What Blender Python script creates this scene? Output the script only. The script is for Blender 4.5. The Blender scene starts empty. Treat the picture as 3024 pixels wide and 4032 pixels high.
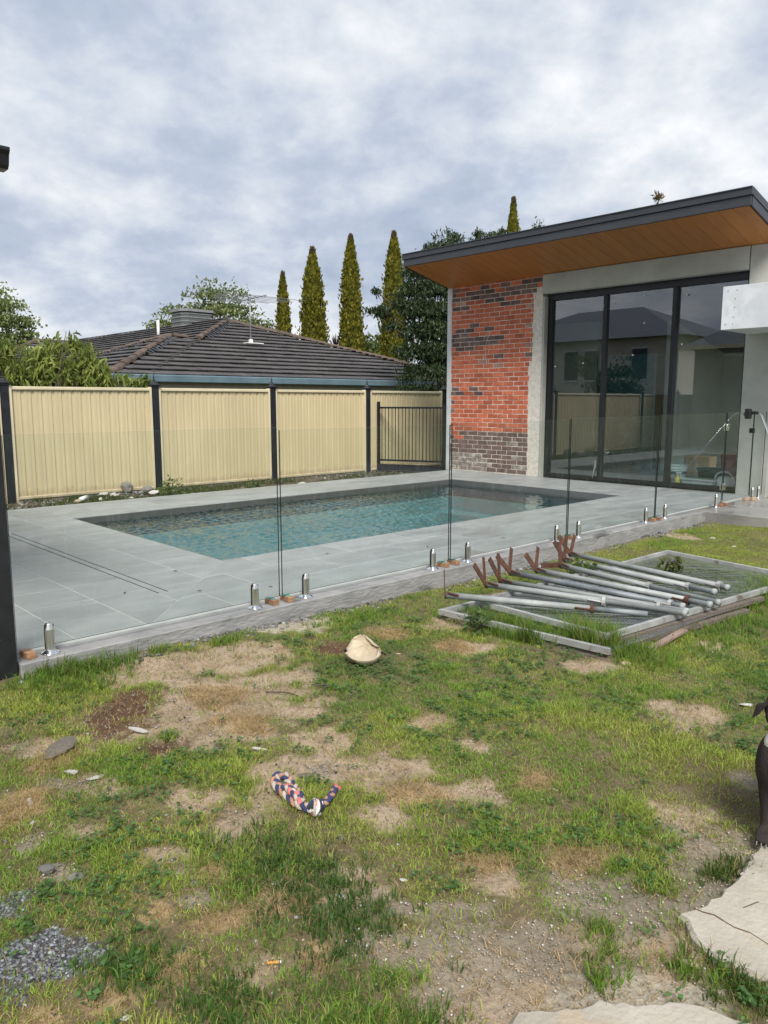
import bpy, bmesh, math, random
import numpy as np
from mathutils import Vector, Matrix
random.seed(7); rng = np.random.default_rng(11)
C = bpy.context.scene.collection
SC = bpy.context.scene
R = math.radians
# ---------------------------------------------------------------- camera
cam = bpy.data.cameras.new('camera'); camo = bpy.data.objects.new('camera', cam); C.objects.link(camo)
SC.camera = camo
cam.sensor_fit = 'AUTO'; cam.sensor_width = 36; cam.lens = 26.86; cam.clip_end = 2000; cam.clip_start = .05
EYE = Vector((0, 0, 1.3731)); PITCH, YAW = R(-8.2686), R(46.6235)
fw = Vector((-math.sin(YAW)*math.cos(PITCH), math.cos(YAW)*math.cos(PITCH), math.sin(PITCH)))
rt = Vector((math.cos(YAW), math.sin(YAW), 0)); up = rt.cross(fw)
m = Matrix((rt, up, -fw)).transposed().to_4x4(); m.translation = EYE
camo.matrix_world = m
# ---------------------------------------------------------------- world and sun
SUN_EL, SUN_AZ = R(48), R(126)      # azimuth of the sun, clockwise from +Y
W = bpy.data.worlds.new('World'); SC.world = W; W.use_nodes = True
nt = W.node_tree; nt.nodes.clear()
def N(tree, t, **kw):
    n = tree.nodes.new(t)
    for k, v in kw.items():
        if k.startswith('i_'):
            n.inputs[int(k[2:])].default_value = v
        else: setattr(n, k, v)
    return n
def L(tree, a, b): tree.links.new(a, b)
sky = N(nt, 'ShaderNodeTexSky', sky_type='NISHITA', sun_disc=False, sun_elevation=SUN_EL, sun_rotation=SUN_AZ)
tc = N(nt, 'ShaderNodeTexCoord'); sep = N(nt, 'ShaderNodeSeparateXYZ'); L(nt, tc.outputs['Generated'], sep.inputs[0])
mz = N(nt, 'ShaderNodeMath', operation='MAXIMUM', i_1=0.0); L(nt, sep.outputs[2], mz.inputs[0])
az = N(nt, 'ShaderNodeMath', operation='ADD', i_1=.36); L(nt, mz.outputs[0], az.inputs[0])
def div(o):
    d = N(nt, 'ShaderNodeMath', operation='DIVIDE'); L(nt, o, d.inputs[0]); L(nt, az.outputs[0], d.inputs[1]); return d.outputs[0]
cmb = N(nt, 'ShaderNodeCombineXYZ'); L(nt, div(sep.outputs[0]), cmb.inputs[0]); L(nt, div(sep.outputs[1]), cmb.inputs[1])
def wnoise(scale, det, rough, dist, off):
    mp = N(nt, 'ShaderNodeMapping'); mp.inputs['Location'].default_value = off; mp.inputs['Rotation'].default_value = (0, 0, R(40)); mp.inputs['Scale'].default_value = (1, 1, 1)
    L(nt, cmb.outputs[0], mp.inputs[0])
    n = N(nt, 'ShaderNodeTexNoise'); n.inputs['Scale'].default_value = scale; n.inputs['Detail'].default_value = det
    n.inputs['Roughness'].default_value = rough; n.inputs['Distortion'].default_value = dist
    L(nt, mp.outputs[0], n.inputs['Vector']); return n.outputs['Fac']
def ramp(tree, src, stops):
    r = N(tree, 'ShaderNodeValToRGB'); e = r.color_ramp.elements
    while len(e) < len(stops): e.new(.5)
    for i, (p, c) in enumerate(stops):
        e[i].position = p; e[i].color = tuple(c) + (1,) if len(c) == 3 else c
    L(tree, src, r.inputs[0]); return r.outputs[0]
big = wnoise(1.9, 7, .55, .15, (3.1, 1.7, 0)); fine = wnoise(6.2, 8, .6, .1, (9.2, 4.4, 2))
mixn = N(nt, 'ShaderNodeMix', data_type='FLOAT'); mixn.inputs[0].default_value = .37; L(nt, big, mixn.inputs[2]); L(nt, fine, mixn.inputs[3])
CLOUD = 6.5
cl = ramp(nt, mixn.outputs[0], [(.36, (.42*CLOUD, .50*CLOUD, .65*CLOUD)), (.46, (.55*CLOUD, .62*CLOUD, .745*CLOUD)), (.54, (.73*CLOUD, .785*CLOUD, .865*CLOUD)), (.65, (1.02*CLOUD, 1.03*CLOUD, 1.05*CLOUD))])
gap = ramp(nt, wnoise(1.5, 6, .55, .2, (21, 5, 7)), [(.57, (1, 1, 1)), (.72, (.55, .55, .55))])
mx = N(nt, 'ShaderNodeMix', data_type='RGBA'); L(nt, gap, mx.inputs[0]); L(nt, sky.outputs[0], mx.inputs[6]); L(nt, cl, mx.inputs[7])
# below the horizon: plain dim ground tone
gm = N(nt, 'ShaderNodeMath', operation='GREATER_THAN', i_1=-.02); L(nt, sep.outputs[2], gm.inputs[0])
mg = N(nt, 'ShaderNodeMix', data_type='RGBA'); mg.inputs[6].default_value = (1.4, 1.5, 1.2, 1); L(nt, gm.outputs[0], mg.inputs[0]); L(nt, mx.outputs[2], mg.inputs[7])
bg = N(nt, 'ShaderNodeBackground'); bg.inputs[1].default_value = .1; L(nt, mg.outputs[2], bg.inputs[0])
wo = N(nt, 'ShaderNodeOutputWorld'); L(nt, bg.outputs[0], wo.inputs[0])
sun = bpy.data.lights.new('sun', 'SUN'); sun.energy = 2.9; sun.angle = R(24); sun.color = (1, .95, .88)
suno = bpy.data.objects.new('sun', sun); C.objects.link(suno)
sd = Vector((math.sin(SUN_AZ)*math.cos(SUN_EL), math.cos(SUN_AZ)*math.cos(SUN_EL), math.sin(SUN_EL)))
suno.rotation_euler = sd.to_track_quat('Z', 'Y').to_euler(); suno.location = (0, -5, 30)
SC.view_settings.view_transform = 'Standard'; SC.view_settings.look = 'None'
SC.view_settings.exposure = .60; SC.view_settings.gamma = 1; SC.view_settings.use_curve_mapping = False
try:
    SC.cycles.max_bounces = 8; SC.cycles.transparent_max_bounces = 24; SC.cycles.use_denoising = True
    SC.cycles.caustics_reflective = False; SC.cycles.caustics_refractive = False
except Exception: pass
# ---------------------------------------------------------------- materials
def newmat(name):
    mt = bpy.data.materials.new(name); mt.use_nodes = True; t = mt.node_tree
    b = t.nodes['Principled BSDF']; return mt, t, b
def M(name, col, rough=.6, metal=0, col2=None, scale=6, var=.12, rnd=.1, bump=0, bscale=60, stretch=(1, 1, 1), spec=.5, stain=None, sscale=2.5, sthr=.58, detail=6, rvar=.1, zdirt=None):
    mt, t, b = newmat(name)
    co = N(t, 'ShaderNodeTexCoord'); mp = N(t, 'ShaderNodeMapping'); mp.inputs['Scale'].default_value = stretch
    oi = N(t, 'ShaderNodeObjectInfo')
    sc = N(t, 'ShaderNodeVectorMath', operation='SCALE'); sc.inputs[0].default_value = (13.7, 9.1, 7.3); L(t, oi.outputs['Random'], sc.inputs['Scale'])
    L(t, sc.outputs[0], mp.inputs['Location']); L(t, co.outputs['Object'], mp.inputs[0])
    n = N(t, 'ShaderNodeTexNoise'); n.inputs['Scale'].default_value = scale; n.inputs['Detail'].default_value = detail; n.inputs['Roughness'].default_value = .62
    L(t, mp.outputs[0], n.inputs['Vector'])
    c1 = [x*(1-var) for x in col]; c2 = list(col2) if col2 else [min(1, x*(1+var)) for x in col]
    cur = ramp(t, n.outputs['Fac'], [(.3, c1), (.7, c2)])
    if stain:
        n3 = N(t, 'ShaderNodeTexNoise'); n3.inputs['Scale'].default_value = sscale; n3.inputs['Detail'].default_value = 9; n3.inputs['Roughness'].default_value = .65
        L(t, mp.outputs[0], n3.inputs['Vector'])
        f = ramp(t, n3.outputs['Fac'], [(sthr, (0, 0, 0)), (sthr+.07, (1, 1, 1))])
        mm = N(t, 'ShaderNodeMix', data_type='RGBA'); L(t, f, mm.inputs[0]); L(t, cur, mm.inputs[6]); mm.inputs[7].default_value = tuple(stain)+(1,); cur = mm.outputs[2]
    if zdirt:
        sz_ = N(t, 'ShaderNodeSeparateXYZ'); L(t, co.outputs['Object'], sz_.inputs[0]); n4 = N(t, 'ShaderNodeTexNoise'); n4.inputs['Scale'].default_value = 7; n4.inputs['Detail'].default_value = 7; n4.inputs['Roughness'].default_value = .7; L(t, co.outputs['Object'], n4.inputs['Vector'])
        mz_ = N(t, 'ShaderNodeMapRange'); mz_.inputs[1].default_value = zdirt[0]; mz_.inputs[2].default_value = zdirt[1]; mz_.inputs[3].default_value = .62; mz_.inputs[4].default_value = 0; L(t, sz_.outputs[2], mz_.inputs[0])
        ad = N(t, 'ShaderNodeMath', operation='ADD'); L(t, mz_.outputs[0], ad.inputs[0]); L(t, n4.outputs['Fac'], ad.inputs[1]); f = ramp(t, ad.outputs[0], [(.66, (0, 0, 0)), (1.0, (.6, .6, .6))])
        mm = N(t, 'ShaderNodeMix', data_type='RGBA'); L(t, f, mm.inputs[0]); L(t, cur, mm.inputs[6]); mm.inputs[7].default_value = tuple(zdirt[2])+(1,); cur = mm.outputs[2]
    if rnd:
        hv = N(t, 'ShaderNodeHueSaturation'); mr = N(t, 'ShaderNodeMapRange'); mr.inputs[3].default_value = 1-rnd; mr.inputs[4].default_value = 1+rnd
        L(t, oi.outputs['Random'], mr.inputs[0]); L(t, mr.outputs[0], hv.inputs['Value']); L(t, cur, hv.inputs['Color']); cur = hv.outputs[0]
    L(t, cur, b.inputs['Base Color'])
    b.inputs['Metallic'].default_value = metal; b.inputs['Specular IOR Level'].default_value = spec
    rr = ramp(t, n.outputs['Fac'], [(.3, (max(0, rough-rvar),)*3), (.7, (min(1, rough+rvar),)*3)]); L(t, rr, b.inputs['Roughness'])
    if bump:
        n2 = N(t, 'ShaderNodeTexNoise'); n2.inputs['Scale'].default_value = bscale; n2.inputs['Detail'].default_value = 5
        L(t, mp.outputs[0], n2.inputs['Vector'])
        bp = N(t, 'ShaderNodeBump'); bp.inputs['Strength'].default_value = bump; bp.inputs['Distance'].default_value = .01
        L(t, n2.outputs['Fac'], bp.inputs['Height']); L(t, bp.outputs[0], b.inputs['Normal'])
    return mt
def attrmat(name, rough=.8, transl=0, bump=0, bscale=80, nscale=40, nvar=.25):
    mt, t, b = newmat(name)
    a = N(t, 'ShaderNodeAttribute', attribute_name='col')
    cur = a.outputs['Color']
    if nvar:
        co = N(t, 'ShaderNodeTexCoord'); n = N(t, 'ShaderNodeTexNoise'); n.inputs['Scale'].default_value = nscale; n.inputs['Detail'].default_value = 8; n.inputs['Roughness'].default_value = .7
        L(t, co.outputs['Object'], n.inputs['Vector'])
        mr = N(t, 'ShaderNodeMapRange'); mr.inputs[1].default_value = .25; mr.inputs[2].default_value = .75; mr.inputs[3].default_value = 1-nvar; mr.inputs[4].default_value = 1+nvar
        L(t, n.outputs['Fac'], mr.inputs[0]); hv = N(t, 'ShaderNodeHueSaturation'); L(t, mr.outputs[0], hv.inputs['Value']); L(t, cur, hv.inputs['Color']); cur = hv.outputs[0]
        if bump:
            bp = N(t, 'ShaderNodeBump'); bp.inputs['Strength'].default_value = bump; bp.inputs['Distance'].default_value = .02
            L(t, n.outputs['Fac'], bp.inputs['Height']); L(t, bp.outputs[0], b.inputs['Normal'])
    L(t, cur, b.inputs['Base Color']); b.inputs['Roughness'].default_value = rough; b.inputs['Specular IOR Level'].default_value = .25
    if transl:
        tr = N(t, 'ShaderNodeBsdfTranslucent'); L(t, cur, tr.inputs[0]); ms = N(t, 'ShaderNodeMixShader'); ms.inputs[0].default_value = transl
        out = t.nodes['Material Output']; L(t, b.outputs[0], ms.inputs[1]); L(t, tr.outputs[0], ms.inputs[2]); L(t, ms.outputs[0], out.inputs[0])
    return mt
def glassmat(name, tint, ior=1.5, rough=0.0, dirt=0.0, gain=1.0):
    mt, t, b = newmat(name); t.nodes.remove(b)
    tr = N(t, 'ShaderNodeBsdfTransparent'); tr.inputs[0].default_value = tuple(tint)+(1,)
    gl = N(t, 'ShaderNodeBsdfGlossy'); gl.inputs['Roughness'].default_value = rough; gl.inputs[0].default_value = (.95, .97, 1, 1)
    fr = N(t, 'ShaderNodeFresnel'); fr.inputs[0].default_value = ior
    g = N(t, 'ShaderNodeNewGeometry'); fsel = N(t, 'ShaderNodeMath', operation='MULTIPLY'); inv = N(t, 'ShaderNodeMath', operation='SUBTRACT', i_0=1.0)
    L(t, g.outputs['Backfacing'], inv.inputs[1]); fg = N(t, 'ShaderNodeMath', operation='MULTIPLY', i_1=gain, use_clamp=True); L(t, fr.outputs[0], fg.inputs[0])
    L(t, fg.outputs[0], fsel.inputs[0]); L(t, inv.outputs[0], fsel.inputs[1])
    ms = N(t, 'ShaderNodeMixShader'); L(t, fsel.outputs[0], ms.inputs[0]); L(t, tr.outputs[0], ms.inputs[1]); L(t, gl.outputs[0], ms.inputs[2])
    last = ms.outputs[0]
    if dirt:
        co = N(t, 'ShaderNodeTexCoord'); mp = N(t, 'ShaderNodeMapping'); mp.inputs['Scale'].default_value = (1, 9, .55); L(t, co.outputs['Object'], mp.inputs[0])
        n = N(t, 'ShaderNodeTexNoise'); n.inputs['Scale'].default_value = 5; n.inputs['Detail'].default_value = 7; n.inputs['Roughness'].default_value = .65; L(t, mp.outputs[0], n.inputs['Vector'])
        f = ramp(t, n.outputs['Fac'], [(.56, (0, 0, 0)), (.8, (dirt,)*3)])
        df = N(t, 'ShaderNodeBsdfDiffuse'); df.inputs[0].default_value = (.62, .70, .72, 1)
        m2 = N(t, 'ShaderNodeMixShader'); L(t, f, m2.inputs[0]); L(t, last, m2.inputs[1]); L(t, df.outputs[0], m2.inputs[2]); last = m2.outputs[0]
    L(t, last, t.nodes['Material Output'].inputs[0]); return mt
MAT = dict(
 tile=M('deck_tile', (.285, .30, .298), .45, col2=(.37, .385, .38), scale=2.2, rnd=.055, bump=.12, bscale=90, stretch=(2.2, .9, 1), stain=(.41, .44, .44), sscale=1.6, sthr=.62),
 grout=M('grout', (.56, .56, .54), .8, scale=9),
 edge=M('edge_concrete', (.23, .23, .225), .62, col2=(.36, .355, .35), scale=6, bump=.8, bscale=26, stretch=(1, .7, 2.2), stain=(.10, .10, .098), sscale=2.3, sthr=.585, rnd=0),
 coping=M('coping_face', (.085, .085, .083), .5, scale=5, rnd=.05, bump=.1),
 pool=M('pool_shell', (.29, .44, .46), .6, scale=3, rnd=0),
 band=M('waterline_band', (.045, .12, .155), .35, scale=10, rnd=0),
 brick=M('red_brick', (.54, .118, .055), .85, col2=(.66, .20, .10), scale=7, var=.2, rnd=.22, bump=.5, bscale=70, stain=(.52, .37, .30), sscale=9, sthr=.64),
 brickd=M('dark_brick', (.115, .07, .066), .8, col2=(.235, .148, .13), scale=9, var=.3, rnd=.3, bump=.5, bscale=70, stain=(.36, .31, .28), sscale=10, sthr=.62),
 bricks=M('smeared_brick', (.20, .13, .115), .85, col2=(.40, .35, .32), scale=10, var=.3, rnd=.15, bump=.5, bscale=60, stain=(.52, .49, .45), sscale=7, sthr=.54),
 brickp=M('pale_brick', (.44, .17, .11), .85, col2=(.52, .38, .31), scale=8, var=.2, rnd=.12, bump=.5, bscale=60),
 mortar=M('mortar', (.74, .68, .60), .95, scale=20, var=.2, rnd=0, bump=.8, bscale=120),
 render=M('wall_render', (.42, .425, .38), .85, col2=(.51, .515, .47), scale=2.4, rnd=0, bump=.18, bscale=45, stain=(.39, .39, .35), sscale=1.2, sthr=.6),
 renderw=M('white_render', (.60, .635, .625), .9, col2=(.72, .745, .735), scale=3.5, rnd=0, bump=.4, bscale=40, stain=(.50, .51, .49), sscale=8, sthr=.68),
 darkmetal=M('dark_metal', (.036, .038, .044), .45, scale=3, rnd=.05, spec=.5),
 fascia=M('fascia_metal', (.045, .048, .056), .42, scale=3, rnd=.06),
 frame=M('window_frame', (.009, .010, .013), .45, scale=4, rnd=0),
 soffit=M('soffit_timber', (.40, .15, .036), .42, col2=(.52, .21, .058), scale=3, rnd=.07, stretch=(14, .9, 1), bump=.05, bscale=30),
 cream=M('cream_steel', (.61, .525, .32), .5, col2=(.635, .55, .34), zdirt=(-.07, .12, (.34, .26, .17)), scale=1.4, rnd=.05, stretch=(1, 1, .4)),
 creamrail=M('cream_rail', (.65, .58, .40), .45, zdirt=(-.10, .06, (.33, .25, .16)), scale=2, rnd=.03),
 post=M('black_post', (.014, .016, .021), .38, scale=8, rnd=.1, var=.3),
 patiopost=M('black_post_scuffed', (.012, .013, .015), .5, scale=9, rnd=0, stain=(.16, .16, .16), sscale=22, sthr=.70, bump=.1),
 steel=M('brushed_steel', (.74, .73, .70), .36, 1, scale=40, stretch=(1, 1, .05), rnd=.03),
 chrome=M('polished_steel', (.86, .86, .86), .08, 1, scale=6, rnd=.02, rvar=.03),
 rubber=M('black_rubber', (.008, .008, .009), .6, scale=20, rnd=0),
 glassedge=M('glass_edge', (.015, .026, .026), .25, scale=20, rnd=0),
 glasstop=M('glass_top_edge', (.30, .42, .38), .2, scale=20, rnd=0),
 block=M('timber_block', (.25, .125, .065), .8, col2=(.40, .235, .13), scale=14, rnd=.2, stretch=(6, 1, 6), bump=.3, bscale=60),
 blockpale=M('pale_block', (.45, .31, .19), .8, col2=(.55, .40, .26), scale=14, rnd=.1),
 packer=M('green_packer', (.10, .30, .28), .5, scale=8, rnd=.3),
 pole=M('galvanised_pole', (.25, .27, .265), .6, .1, col2=(.40, .42, .41), scale=5, rnd=.12, stretch=(1, 1, 1), stain=(.30, .28, .25), sscale=6, sthr=.62, bump=.06),
 poled=M('dull_galvanised_pole', (.17, .19, .21), .55, .2, col2=(.30, .32, .33), scale=5, rnd=.05, stain=(.28, .27, .25), sscale=6, sthr=.62),
 rust=M('rusty_steel', (.065, .028, .017), .9, col2=(.14, .062, .038), scale=22, var=.3, rnd=.2, bump=.5, bscale=90, stain=(.22, .12, .08), sscale=15, sthr=.64),
 gate=M('galvanised_frame', (.36, .37, .37), .5, .3, col2=(.54, .54, .52), scale=6, rnd=.05, stain=(.20, .17, .13), sscale=7, sthr=.6, bump=.1),
 wire=M('wire_mesh', (.24, .255, .26), .5, .5, scale=12, rnd=0),
 board=M('grey_timber', (.10, .082, .068), .9, col2=(.22, .18, .15), scale=9, rnd=.15, stretch=(1, 8, 8), bump=.5, bscale=50),
 plank=M('pink_weathered_timber', (.24, .155, .12), .9, col2=(.36, .26, .21), scale=9, rnd=0, bump=.5, bscale=50),
 leather=M('cream_leather', (.44, .355, .235), .8, col2=(.58, .50, .37), scale=9, var=.16, rnd=0, bump=.25, bscale=70, stain=(.44, .33, .21), sscale=8, sthr=.60),
 black=M('black_hole', (.006, .006, .006), .9, rnd=0),
 navy=M('navy_rope', (.03, .037, .10), .95, col2=(.055, .062, .15), scale=30, rnd=0, bump=.6, bscale=200),
 creamr=M('cream_rope', (.42, .37, .29), .95, col2=(.56, .51, .43), scale=30, rnd=0, bump=.6, bscale=200),
 pink=M('salmon_rope', (.42, .19, .13), .95, col2=(.50, .30, .22), scale=30, rnd=0, bump=.6, bscale=200),
 redr=M('red_rope', (.58, .09, .10), .95, col2=(.70, .22, .20), scale=40, rnd=0, bump=.5, bscale=200),
 whitecloth=M('white_cloth', (.66, .66, .66), .95, scale=20, rnd=0), darkcloth=M('dark_cloth', (.03, .035, .04), .95, scale=20, rnd=0),
 fur=M('grey_fur', (.036, .031, .030), .85, col2=(.066, .054, .05), scale=14, var=.2, rnd=0, bump=.5, bscale=260, stretch=(1, 1, .35), spec=.15),
 furw=M('white_fur', (.70, .68, .64), .85, scale=30, rnd=0, bump=.4, bscale=200),
 claw=M('dark_claw', (.02, .018, .017), .4, rnd=0),
 eye=M('dark_eye', (.01, .006, .004), .1, rnd=0),
 slab=M('slab_concrete', (.33, .295, .235), .9, col2=(.46, .42, .35), scale=3.5, rnd=.03, bump=.5, bscale=60, stain=(.40, .33, .24), sscale=5, sthr=.6),
 crack=M('crack_dirt', (.11, .065, .035), .95, scale=30, rnd=0),
 rooftile=M('roof_tile', (.062, .056, .054), .55, col2=(.105, .095, .09), scale=5, rnd=.22, bump=.3, bscale=40, var=.2),
 ridge=M('ridge_cap', (.085, .06, .045), .75, col2=(.15, .105, .078), scale=6, rnd=.25, bump=.3),
 lead=M('black_flashing', (.012, .012, .014), .35, rnd=0, scale=6),
 gutter=M('blue_gutter', (.12, .185, .225), .4, col2=(.155, .23, .275), scale=2, rnd=0),
 eave=M('cream_eave', (.30, .28, .19), .7, rnd=0), housebrick=M('house_brick', (.16, .085, .06), .9, scale=8, rnd=0, bump=.4),
 cooler=M('cooler_plastic', (.24, .25, .25), .6, scale=5, rnd=0), coolerpad=M('cooler_pad', (.11, .12, .12), .9, scale=40, rnd=0, bump=.6, bscale=90),
 pvc=M('white_plastic', (.74, .74, .72), .4, rnd=.03, scale=8), alu=M('dull_aluminium', (.33, .34, .36), .4, .6, rnd=0),
 plaster=M('plasterboard', (.50, .52, .47), .9, col2=(.58, .59, .54), scale=1.5, rnd=0), floor=M('room_floor', (.20, .215, .215), .5, scale=2, rnd=0),
 ceil=M('room_ceiling', (.36, .34, .33), .9, scale=2, rnd=0), batten=M('timber_batten', (.40, .29, .20), .8, rnd=.1), teal=M('teal_door', (.07, .17, .20), .25, rnd=0),
 fibro=M('fibre_cement', (.62, .65, .68), .8, col2=(.72, .74, .77), scale=2.2, rnd=0, stain=(.76, .78, .80), sscale=1.4, sthr=.55), screw=M('screw_head', (.25, .25, .26), .5, .5, rnd=0),
 bucket=M('bucket_plastic', (.70, .71, .72), .4, rnd=0), labelblack=M('bucket_band', (.03, .03, .035), .5, rnd=0), lime=M('lime_print', (.50, .62, .10), .5, rnd=0), yellow=M('yellow_plastic', (.80, .62, .03), .35, rnd=0),
 tray=M('pale_tray', (.55, .60, .62), .5, rnd=0), tub=M('black_tub', (.012, .013, .015), .5, rnd=0), redbag=M('red_print', (.34, .025, .035), .6, rnd=0), whitebag=M('white_print', (.62, .62, .63), .6, rnd=0, scale=9, bump=.5, bscale=18), ink=M('dark_ink', (.03, .03, .035), .6, rnd=0), card=M('cardboard', (.42, .29, .17), .85, rnd=.1),
 stonew=M('pale_stone', (.48, .46, .42), .9, col2=(.62, .60, .56), scale=20, rnd=.12, bump=.5, bscale=60), stoneg=M('grey_stone', (.17, .16, .15), .9, col2=(.28, .265, .25), scale=14, rnd=.15, bump=.6, bscale=40),
 stonet=M('tan_stone', (.46, .35, .24), .9, col2=(.60, .48, .36), scale=14, rnd=.12, bump=.5, bscale=50), paver=M('sunken_paver', (.15, .125, .10), .95, col2=(.23, .195, .16), scale=10, rnd=0, bump=.6),
 orange=M('orange_filter', (.72, .34, .08), .8, rnd=0), bark=M('bark', (.11, .085, .065), .95, scale=10, rnd=.2, bump=.7, bscale=30), plinth=M('plinth_concrete', (.20, .20, .19), .9, scale=5, rnd=0),
 wallbeige=M('beige_wall', (.66, .62, .54), .9, scale=2, rnd=0), roofgrey=M('grey_roof', (.14, .155, .18), .5, scale=3, rnd=0), winglass=M('house_window', (.03, .04, .05), .08, rnd=0), patior=M('patio_roofing', (.30, .29, .27), .6, rnd=0),
 ground=attrmat('ground_soil', .95, 0, .9, nscale=45, nvar=.34), grass=attrmat('grass_blade', .55, .42, nvar=0), leaf=attrmat('leaf', .5, .42, nvar=0), gravel=attrmat('gravel_stone', .85, nvar=.2), dirtstrip=attrmat('strip_soil', .95, 0, .9, nscale=30, nvar=.35),
 poolglass=glassmat('fence_glass', (.966, .984, .975), 1.5, dirt=.10, gain=1.0),
 winpane=glassmat('window_pane', (.74, .83, .81), 1.62, gain=2.9),
)
# ---------------------------------------------------------------- mesh helpers
WL = {}
class MB:
    def __init__(s): s.v = []; s.f = []; s.mi = []; s.mats = []; s.cm = 0
    def mat(s, mt):
        if mt not in s.mats: s.mats.append(mt)
        s.cm = s.mats.index(mt); return s
    def add(s, vs, fs):
        o = len(s.v); s.v += [Vector(v) for v in vs]
        for f in fs: s.f.append([i+o for i in f]); s.mi.append(s.cm)
    def box(s, a, b, bev=0, rot=None, piv=None):
        x0, y0, z0 = [min(p, q) for p, q in zip(a, b)]; x1, y1, z1 = [max(p, q) for p, q in zip(a, b)]
        if bev <= 0:
            vs = [(x, y, z) for z in (z0, z1) for x, y in ((x0, y0), (x1, y0), (x1, y1), (x0, y1))]
            fs = [(3, 2, 1, 0), (4, 5, 6, 7), (0, 1, 5, 4), (1, 2, 6, 5), (2, 3, 7, 6), (3, 0, 4, 7)]
        else:
            e = bev; vs = []; 
            X = (x0, x1); Y = (y0, y1); Z = (z0, z1); idx = {}
            for i in (0, 1):
                for j in (0, 1):
                    for k in (0, 1):
                        sx, sy, sz = (1, -1)[i]*e, (1, -1)[j]*e, (1, -1)[k]*e
                        for ax, p in enumerate(((X[i], Y[j]+sy, Z[k]+sz), (X[i]+sx, Y[j], Z[k]+sz), (X[i]+sx, Y[j]+sy, Z[k]))):
                            idx[(i, j, k, ax)] = len(vs); vs.append(p)
            g = idx; fs = []
            for i in (0, 1):
                q = [g[(i, 0, 0, 0)], g[(i, 1, 0, 0)], g[(i, 1, 1, 0)], g[(i, 0, 1, 0)]]; fs.append(q[::-1] if i == 0 else q)
                q = [g[(0, i, 0, 1)], g[(1, i, 0, 1)], g[(1, i, 1, 1)], g[(0, i, 1, 1)]]; fs.append(q if i == 0 else q[::-1])
                q = [g[(0, 0, i, 2)], g[(1, 0, i, 2)], g[(1, 1, i, 2)], g[(0, 1, i, 2)]]; fs.append(q[::-1] if i == 0 else q)
            for i in (0, 1):
                for j in (0, 1):
                    fs += [[g[(i, j, 0, 0)], g[(i, j, 1, 0)], g[(i, j, 1, 1)], g[(i, j, 0, 1)]], [g[(i, 0, j, 0)], g[(i, 1, j, 0)], g[(i, 1, j, 2)], g[(i, 0, j, 2)]], [g[(0, i, j, 1)], g[(1, i, j, 1)], g[(1, i, j, 2)], g[(0, i, j, 2)]]]
                    for k in (0, 1): fs.append([g[(i, j, k, 0)], g[(i, j, k, 1)], g[(i, j, k, 2)]])
            # orient outward
            cen = Vector(((x0+x1)/2, (y0+y1)/2, (z0+z1)/2)); ff = []
            for f in fs:
                p = [Vector(vs[q]) for q in f]; n = (p[1]-p[0]).cross(p[2]-p[0])
                ff.append(f if n.dot(sum(p, Vector())/len(p)-cen) > 0 else f[::-1])
            fs = ff
        if rot is not None:
            pv = Vector(piv) if piv is not None else Vector(((x0+x1)/2, (y0+y1)/2, (z0+z1)/2))
            vs = [rot @ (Vector(v)-pv)+pv for v in vs]
        s.add(vs, fs)
    def beam(s, a, b, w, h, upv=(0, 0, 1)):
        a, b = Vector(a), Vector(b); d = (b-a).normalized(); sx = d.cross(Vector(upv)).normalized(); uz = sx.cross(d)
        vs = [p+sx*i*w/2+uz*j*h/2 for p in (a, b) for i, j in ((-1, -1), (1, -1), (1, 1), (-1, 1))]
        s.add(vs, [(0, 1, 2, 3), (7, 6, 5, 4), (0, 4, 5, 1), (1, 5, 6, 2), (2, 6, 7, 3), (3, 7, 4, 0)])
    def tube(s, pts, rad, n=10, cap=True):
        pts = [Vector(p) for p in pts]; k = len(pts); rads = rad if isinstance(rad, (list, tuple)) else [rad]*k
        d0 = (pts[1]-pts[0]).normalized(); ref = Vector((0, 0, 1)) if abs(d0.z) < .9 else Vector((1, 0, 0)); u = d0.cross(ref).normalized()
        vs = []
        for i, p in enumerate(pts):
            d = (pts[min(i+1, k-1)]-pts[max(i-1, 0)]).normalized(); u = (u-d*u.dot(d)).normalized(); w = d.cross(u)
            vs += [p+(u*math.cos(2*math.pi*j/n)+w*math.sin(2*math.pi*j/n))*rads[i] for j in range(n)]
        fs = [(i*n+j, i*n+(j+1) % n, (i+1)*n+(j+1) % n, (i+1)*n+j) for i in range(k-1) for j in range(n)]
        if cap: fs += [tuple(range(n))[::-1], tuple(range((k-1)*n, k*n))]
        s.add(vs, fs)
    def lathe(s, c, prof, n=20, cap=True):
        c = Vector(c); vs = [c+Vector((r*math.cos(2*math.pi*j/n), r*math.sin(2*math.pi*j/n), z)) for r, z in prof for j in range(n)]
        k = len(prof); fs = [(i*n+j, i*n+(j+1) % n, (i+1)*n+(j+1) % n, (i+1)*n+j) for i in range(k-1) for j in range(n)]
        if cap: fs += [tuple(range(n))[::-1], tuple(range((k-1)*n, k*n))]
        s.add(vs, fs)
    def ell(s, c, r, rot=None, n=12, k=8):
        c = Vector(c); vs = []
        for i in range(k+1):
            th = math.pi*i/k
            for j in range(n):
                p = Vector((r[0]*math.sin(th)*math.cos(2*math.pi*j/n), r[1]*math.sin(th)*math.sin(2*math.pi*j/n), r[2]*math.cos(th)))
                vs.append(c+(rot @ p if rot else p))
        s.add(vs, [(i*n+j, (i+1)*n+j, (i+1)*n+(j+1) % n, i*n+(j+1) % n) for i in range(k) for j in range(n)])
    def prism(s, poly, z0, z1):
        n = len(poly); s.add([(x, y, z0) for x, y in poly]+[(x, y, z1) for x, y in poly], [tuple(range(n))[::-1], tuple(range(n, 2*n))]+[(i, (i+1) % n, n+(i+1) % n, n+i) for i in range(n)])
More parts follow.
